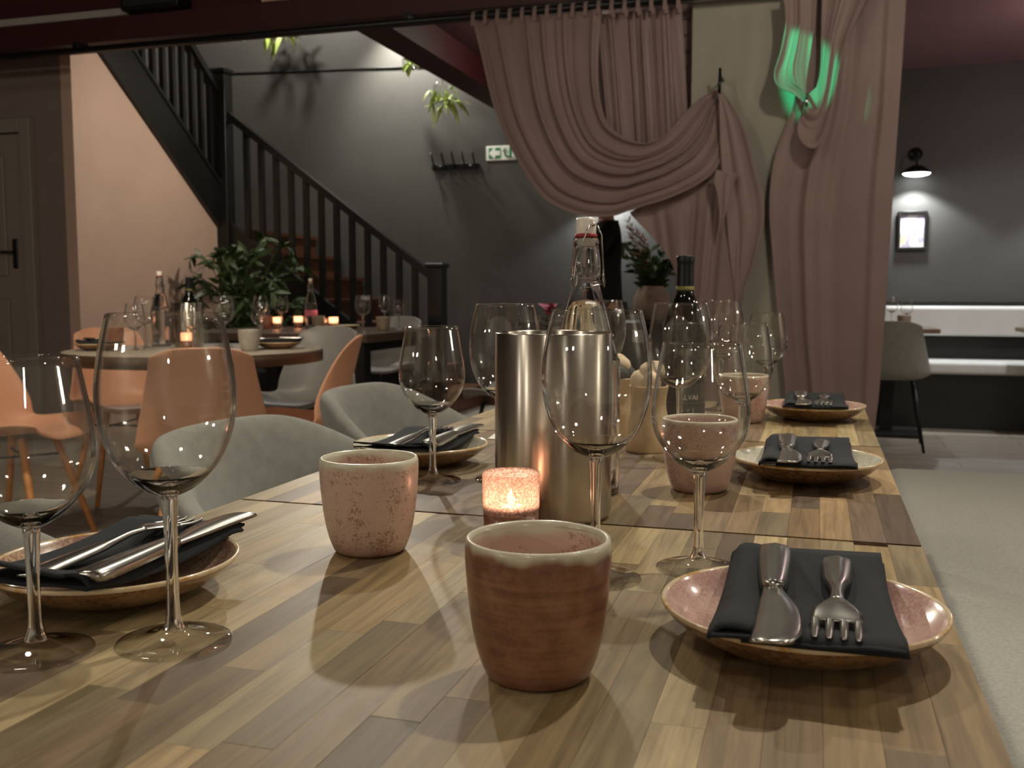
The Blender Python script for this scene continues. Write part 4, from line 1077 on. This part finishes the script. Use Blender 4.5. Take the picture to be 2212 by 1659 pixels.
# ================================================================== PLANTS
def leaf_mesh(name, L, W, mat, bend=0.25):
    prof = [(0, 0.06), (0.2, 0.7), (0.45, 1.0), (0.75, 0.6), (1.0, 0.03)]
    v, f = [], []
    for t, wv in prof:
        z = -bend * L * t * t
        v += [(-wv * W / 2, t * L, z + 0.06 * W * wv), (0, t * L, z), (wv * W / 2, t * L, z + 0.06 * W * wv)]
    for i in range(4):
        f += [(i * 3, i * 3 + 1, i * 3 + 4, i * 3 + 3), (i * 3 + 1, i * 3 + 2, i * 3 + 5, i * 3 + 4)]
    return v, f
def branch(parent, name, pts, n, L, W, mat, rnd, stem=0.004):
    P = spline(pts, 14); v, f = tube_data(P, [lerp(stem, stem * 0.3, i / 13) for i in range(14)], 5)
    v = [Vector(p) for p in v]
    lv, lf = leaf_mesh('', L, W, mat)
    for k in range(n):
        t = 0.2 + 0.8 * k / max(1, n - 1); i = min(13, int(t * 13)); p = Vector(P[i]); d = (Vector(P[min(13, i + 1)]) - Vector(P[max(0, i - 1)])).normalized()
        side = 1 if k % 2 else -1
        q = d.to_track_quat('Y', 'Z').to_matrix() @ Matrix.Rotation(side * rnd.uniform(0.5, 1.2), 3, 'Z') @ Matrix.Rotation(rnd.uniform(-0.6, 0.5), 3, 'X') @ Matrix.Rotation(rnd.uniform(-0.8, 0.8), 3, 'Y')
        s = rnd.uniform(0.7, 1.2); o = len(v)
        v += [p + q @ (Vector(c) * s) for c in lv]; f += [tuple(i_ + o for i_ in fc) for fc in lf]
    return mk(name, v, f, mat, parent)
rnd = random.Random(42)
fp = thing('potted_plant', 'bushy dark green potted plant at the foot of the blush wall', 'plant', (-4.14, 6.62, 0))
lathe('plant_pot', [(0, 0), (0.15, 0), (0.16, 0.01), (0.20, 0.38), (0.205, 0.40), (0.185, 0.40), (0.18, 0.36), (0, 0.35)], 'dark_pot', fp, 32)
lathe('plant_stand', [(0, -0.36 + 0.72), (0.001, 0.36)], 'dark_pot', fp, 4) if False else None
for k in range(34):
    a = 2 * PI * k / 34 * 3.1; rr = rnd.uniform(0.12, 0.46); hh = rnd.uniform(0.72, 1.42)
    if math.cos(a) < 0: hh = min(hh, 1.30); rr = min(rr, 0.36)
    top = (rr * math.cos(a), rr * math.sin(a) * 0.8, hh)
    pts = [(0.05 * math.cos(a), 0.05 * math.sin(a), 0.36), (0.35 * top[0], 0.35 * top[1], lerp(0.36, hh, 0.55)), (0.7 * top[0], 0.7 * top[1], lerp(0.36, hh, 0.9)), top, (top[0] * 1.18, top[1] * 1.18, hh - 0.05)]
    branch(fp, 'branch', pts, 20, 0.13, 0.042, 'leaf_dark', rnd)
def hanging(label, loc, n, spread, drop, L, W, mat='leaf_bright'):
    t = thing('hanging_plant', label, 'plant', loc, 0, 'bright hanging plants in the stairwell')
    lathe('hanging_bowl', [(0, -0.02), (0.05, -0.015), (0.075, 0.03), (0.08, 0.07), (0.074, 0.07), (0.068, 0.03), (0, 0.0)], 'glass', t, 28)
    tube('hanging_cord', [(0, 0, 0.06), (0, 0.02, 0.6), (0, 0.05, 1.6)], 0.003, 'cable', t, 5)
    lv, lf = leaf_mesh('leaf', L, W, mat, 0.5)
    base = None
    for k in range(n):
        if base is None:
            ob = mk('leaf', lv, lf, mat, t); base = ob
        else:
            ob = base.copy(); link(ob, t)
        a = rnd.uniform(0, 2 * PI); e = rnd.uniform(-1.2, 0.5); q = rnd.random()
        ob.location = (rnd.uniform(-1, 1) * spread * 0.45, rnd.uniform(-1, 1) * spread * 0.3, -q * drop + 0.06)
        ob.rotation_euler = (e, rnd.uniform(-0.5, 0.5), a)
        ob.scale = (rnd.uniform(0.7, 1.3),) * 3
    return t
hanging('bright green spiky plant hanging beside the red stair beam', (-3.05, 7.98, 2.66), 44, 0.26, 0.16, 0.15, 0.028)
hanging('small round-leaved plant in a glass bowl on the stairwell wall', (-3.36, 8.05, 2.90), 7, 0.14, 0.03, 0.10, 0.06)
hanging('bright green plant hanging above the stairs under the rail', (-4.62, 8.0, 3.30), 34, 0.34, 0.14, 0.15, 0.04)
# pampas arrangement on the sideboard
pa = thing('pampas_arrangement', 'dried pampas and dark leaves in a beige textured pot behind the curtain', 'plant', (-1.075, 6.78, 0.79))
lathe('textured_pot', spline([(0.06, 0.0), (0.10, 0.02), (0.125, 0.09), (0.12, 0.17), (0.09, 0.225), (0.075, 0.245)], 18) + [(0.065, 0.245), (0.06, 0.2), (0, 0.19)], 'stone_pot', pa, 40)
for k in range(9):
    a = k * 0.9; r_ = rnd.uniform(0.12, 0.3); h_ = rnd.uniform(0.40, 0.58)
    branch(pa, 'branch', [(0.02 * math.cos(a), 0.02 * math.sin(a), 0.2), (0.4 * r_ * math.cos(a), 0.4 * r_ * math.sin(a), 0.33), (r_ * math.cos(a), r_ * math.sin(a), h_)], 16, 0.10, 0.05, 'leaf_dark', rnd)
for k in range(6):
    x = -0.06 - 0.03 * k + 0.02; h_ = 0.56 + 0.03 * k
    branch(pa, 'pampas_plume', [(0, 0.02 * (k % 3), 0.2), (x * 0.5, 0.02 * (k % 3), 0.38), (x * 0.9 - 0.02, 0.03 * (k % 3), h_)], 60, 0.07, 0.010, 'pampas', rnd)
# pink flower in a dark vase
fl = thing('flower_vase', 'pink flowers in a dark vase left of the water bottle', 'flowers', (-1.79, 6.72, 0.79))
lathe('vase', spline([(0.03, 0), (0.045, 0.01), (0.05, 0.04), (0.03, 0.065), (0.028, 0.075)], 14) + [(0.022, 0.075), (0.02, 0.05), (0, 0.03)], 'dark_pot', fl, 24)
for k in range(16):
    lv, lf = leaf_mesh('petal', 0.075, 0.05, 'pink_petal', 0.3)
    ob = mk('petal', lv, lf, 'pink_petal', fl); ob.location = (rnd.uniform(-0.05, 0.05), rnd.uniform(-0.03, 0.03), 0.07 + rnd.uniform(0, 0.03)); ob.rotation_euler = (rnd.uniform(-0.2, 0.9), rnd.uniform(-0.4, 0.4), rnd.uniform(0, 6.28))

# ================================================================== PERSON
def skin_body(name, joints, bones, mat, parent, root=0, sub=2, loc=None):
    me = bpy.data.meshes.new(name); me.from_pydata([j[0] for j in joints], bones, [])
    o = bpy.data.objects.new(name, me); link(o, parent)
    sm = o.modifiers.new('skin', 'SKIN'); sm.use_smooth_shade = True
    me.skin_vertices.new() if not me.skin_vertices else None
    sk = me.skin_vertices[0].data
    for i, j in enumerate(joints):
        r = j[1]; sk[i].radius = r if isinstance(r, tuple) else (r, r); sk[i].use_root = (i == root)
    s = o.modifiers.new('sub', 'SUBSURF'); s.levels = sub; s.render_levels = sub
    me.materials.append(M[mat])
    return o
pe = thing('person', 'person in black clothes standing behind the draped curtain, head hidden', 'person', (-1.222, 5.92, 0), R(-73))
# local axes: +X to the person's left, faces -Y (towards the tables)
J = [((0, 0, 0.90), (0.13, 0.095)), ((0, 0, 1.05), (0.115, 0.085)), ((0, -0.01, 1.20), (0.125, 0.09)), ((0, 0, 1.33), (0.12, 0.085)), ((0, 0.005, 1.41), (0.06, 0.055)), ((0, 0, 1.46), (0.046, 0.048)), ((0, -0.012, 1.50), (0.05, 0.055)),
     ((0, -0.015, 1.56), (0.07, 0.085)), ((0, -0.012, 1.63), (0.074, 0.09)), ((0, -0.005, 1.69), (0.05, 0.062)),
     ((-0.15, 0.0, 1.36), 0.055), ((-0.185, -0.07, 1.24), 0.044), ((-0.19, -0.15, 1.13), 0.037), ((-0.17, -0.165, 1.02), 0.033), ((-0.14, -0.16, 0.93), (0.022, 0.026)),
     ((0.15, 0.0, 1.36), 0.055), ((0.185, -0.07, 1.24), 0.044), ((0.19, -0.165, 1.14), 0.037), ((0.18, -0.185, 1.02), 0.033), ((0.16, -0.17, 0.93), (0.022, 0.026)),
     ((-0.085, 0, 0.84), 0.085), ((-0.095, -0.005, 0.65), 0.07), ((-0.095, -0.01, 0.47), 0.052), ((-0.095, 0.01, 0.28), 0.046), ((-0.095, 0.015, 0.09), 0.034), ((-0.10, -0.05, 0.045), (0.035, 0.03)), ((-0.105, -0.15, 0.03), (0.034, 0.024)),
     ((0.085, 0, 0.84), 0.085), ((0.095, -0.005, 0.65), 0.07), ((0.095, -0.01, 0.47), 0.052), ((0.095, 0.01, 0.28), 0.046), ((0.095, 0.015, 0.09), 0.034), ((0.10, -0.05, 0.045), (0.035, 0.03)), ((0.105, -0.15, 0.03), (0.034, 0.024))]
B = [(0, 1), (1, 2), (2, 3), (3, 4), (4, 5), (5, 6), (6, 7), (7, 8), (8, 9), (3, 10), (10, 11), (11, 12), (12, 13), (13, 14), (3, 15), (15, 16), (16, 17), (17, 18), (18, 19),
     (0, 20), (20, 21), (21, 22), (22, 23), (23, 24), (24, 25), (25, 26), (0, 27), (27, 28), (28, 29), (29, 30), (30, 31), (31, 32), (32, 33)]
# hands: five fingers each, rooted in the palm
def hand(base, d, side, up):
    b = Vector(base); d = Vector(d).normalized(); s = Vector(side).normalized(); u = Vector(up).normalized()
    i0 = len(J); J.append((tuple(b + d * 0.045), (0.030, 0.015))); 
    B.append((14 if side[0] > 0 else 19, i0))
    for k, (off, L) in enumerate(((-0.027, 0.066), (-0.009, 0.078), (0.009, 0.074), (0.026, 0.058))):
        p0 = b + d * 0.075 + s * off
        a = len(J); J.append((tuple(p0), 0.0095)); B.append((i0, a))
        J.append((tuple(p0 + d * L * 0.5 - u * 0.008), 0.0085)); B.append((a, a + 1))
        J.append((tuple(p0 + d * L * 0.8 - u * 0.03), 0.0075)); B.append((a + 1, a + 2))
    a = len(J); J.append((tuple(b + d * 0.03 - s * 0.034 - u * 0.006), 0.011)); B.append((i0, a))
    J.append((tuple(b + d * 0.062 - s * 0.05 - u * 0.018), 0.0095)); B.append((a, a + 1))
    J.append((tuple(b + d * 0.088 - s * 0.048 - u * 0.026), 0.008)); B.append((a + 1, a + 2))
hand((-0.14, -0.16, 0.93), (0.1, 0.05, -1), (0.3, 0.95, 0), (1, 0, 0))
hand((0.16, -0.17, 0.93), (-0.1, 0.05, -1), (-0.3, 0.95, 0), (-1, 0, 0))
body = skin_body('body', J, B, 'skin', pe)
# face: eyes, mouth, ears, nose
for s in (-1, 1):
    lathe('eye', [(0, -0.009), (0.0075, -0.005), (0.0095, 0), (0.0075, 0.005), (0, 0.009)], 'eye', pe, 12, loc=(s * 0.028, -0.083, 1.60))
    lathe('ear', [(0, -0.028), (0.012, -0.02), (0.016, 0), (0.012, 0.02), (0, 0.028)], 'skin', pe, 12, loc=(s * 0.070, 0.0, 1.59))
mk('nose', [(-0.013, -0.085, 1.565), (0.013, -0.085, 1.565), (0, -0.084, 1.605), (0, -0.118, 1.568), (0, -0.088, 1.556)], [(0, 3, 2), (3, 1, 2), (0, 4, 3), (4, 1, 3)], 'skin', pe)
mk('mouth', [(-0.022, -0.082, 1.535), (0, -0.096, 1.541), (0.022, -0.082, 1.535), (0, -0.094, 1.527), (0, -0.099, 1.534)], [(0, 4, 1), (4, 2, 1), (0, 3, 4), (3, 2, 4)], 'lip', pe)
hv, hf, _ = lathe_data(spline([(0.068, -0.06), (0.084, -0.02), (0.088, 0.03), (0.07, 0.085), (0.03, 0.115), (0, 0.12)], 18), 32)
hv = [(x * 0.95, y * 1.12 + (0.02 if z < 0.04 else 0.005), z) for x, y, z in hv]
hf = [q for q in hf if not (sum(hv[i][1] for i in q) / len(q) < -0.045 and sum(hv[i][2] for i in q) / len(q) < 0.055)]
mk('hair', hv, hf, 'hair', pe, loc=(0, 0.0, 1.60))
# clothes: T-shirt and trousers as their own surfaces a little outside the body
SJ = [((0, 0, 0.76), (0.165, 0.13)), ((0, 0, 1.05), (0.145, 0.108)), ((0, -0.01, 1.20), (0.152, 0.112)), ((0, 0, 1.32), (0.145, 0.105)), ((0, 0.003, 1.395), (0.085, 0.078)), ((-0.15, 0, 1.355), 0.070), ((-0.187, -0.09, 1.225), 0.058), ((0.15, 0, 1.355), 0.070), ((0.187, -0.07, 1.24), 0.060), ((0.19, -0.10, 1.20), 0.056)]
skin_body('shirt', SJ, [(0, 1), (1, 2), (2, 3), (3, 4), (3, 5), (5, 6), (3, 7), (7, 8), (8, 9)], 'black_cloth', pe)
TJ = [((0, 0, 1.0), (0.15, 0.112)), ((-0.09, 0, 0.82), 0.104), ((-0.097, -0.005, 0.65), 0.09), ((-0.097, -0.01, 0.47), 0.075), ((-0.097, 0.01, 0.28), 0.068), ((-0.097, 0.015, 0.07), 0.062), ((0.09, 0, 0.82), 0.104), ((0.097, -0.005, 0.65), 0.09), ((0.097, -0.01, 0.47), 0.075), ((0.097, 0.01, 0.28), 0.068), ((0.097, 0.015, 0.07), 0.062)]
skin_body('trousers', TJ, [(0, 1), (1, 2), (2, 3), (3, 4), (4, 5), (0, 6), (6, 7), (7, 8), (8, 9), (9, 10)], 'black_cloth', pe)
for s in (-1, 1):
    lathe('shoe', [(0, 0.0), (0.05, 0.0), (0.055, 0.02), (0.045, 0.06), (0.0, 0.075)], 'black_metal', pe, 20, loc=(s * 0.103, -0.06, 0)).scale = (0.95, 2.1, 1)
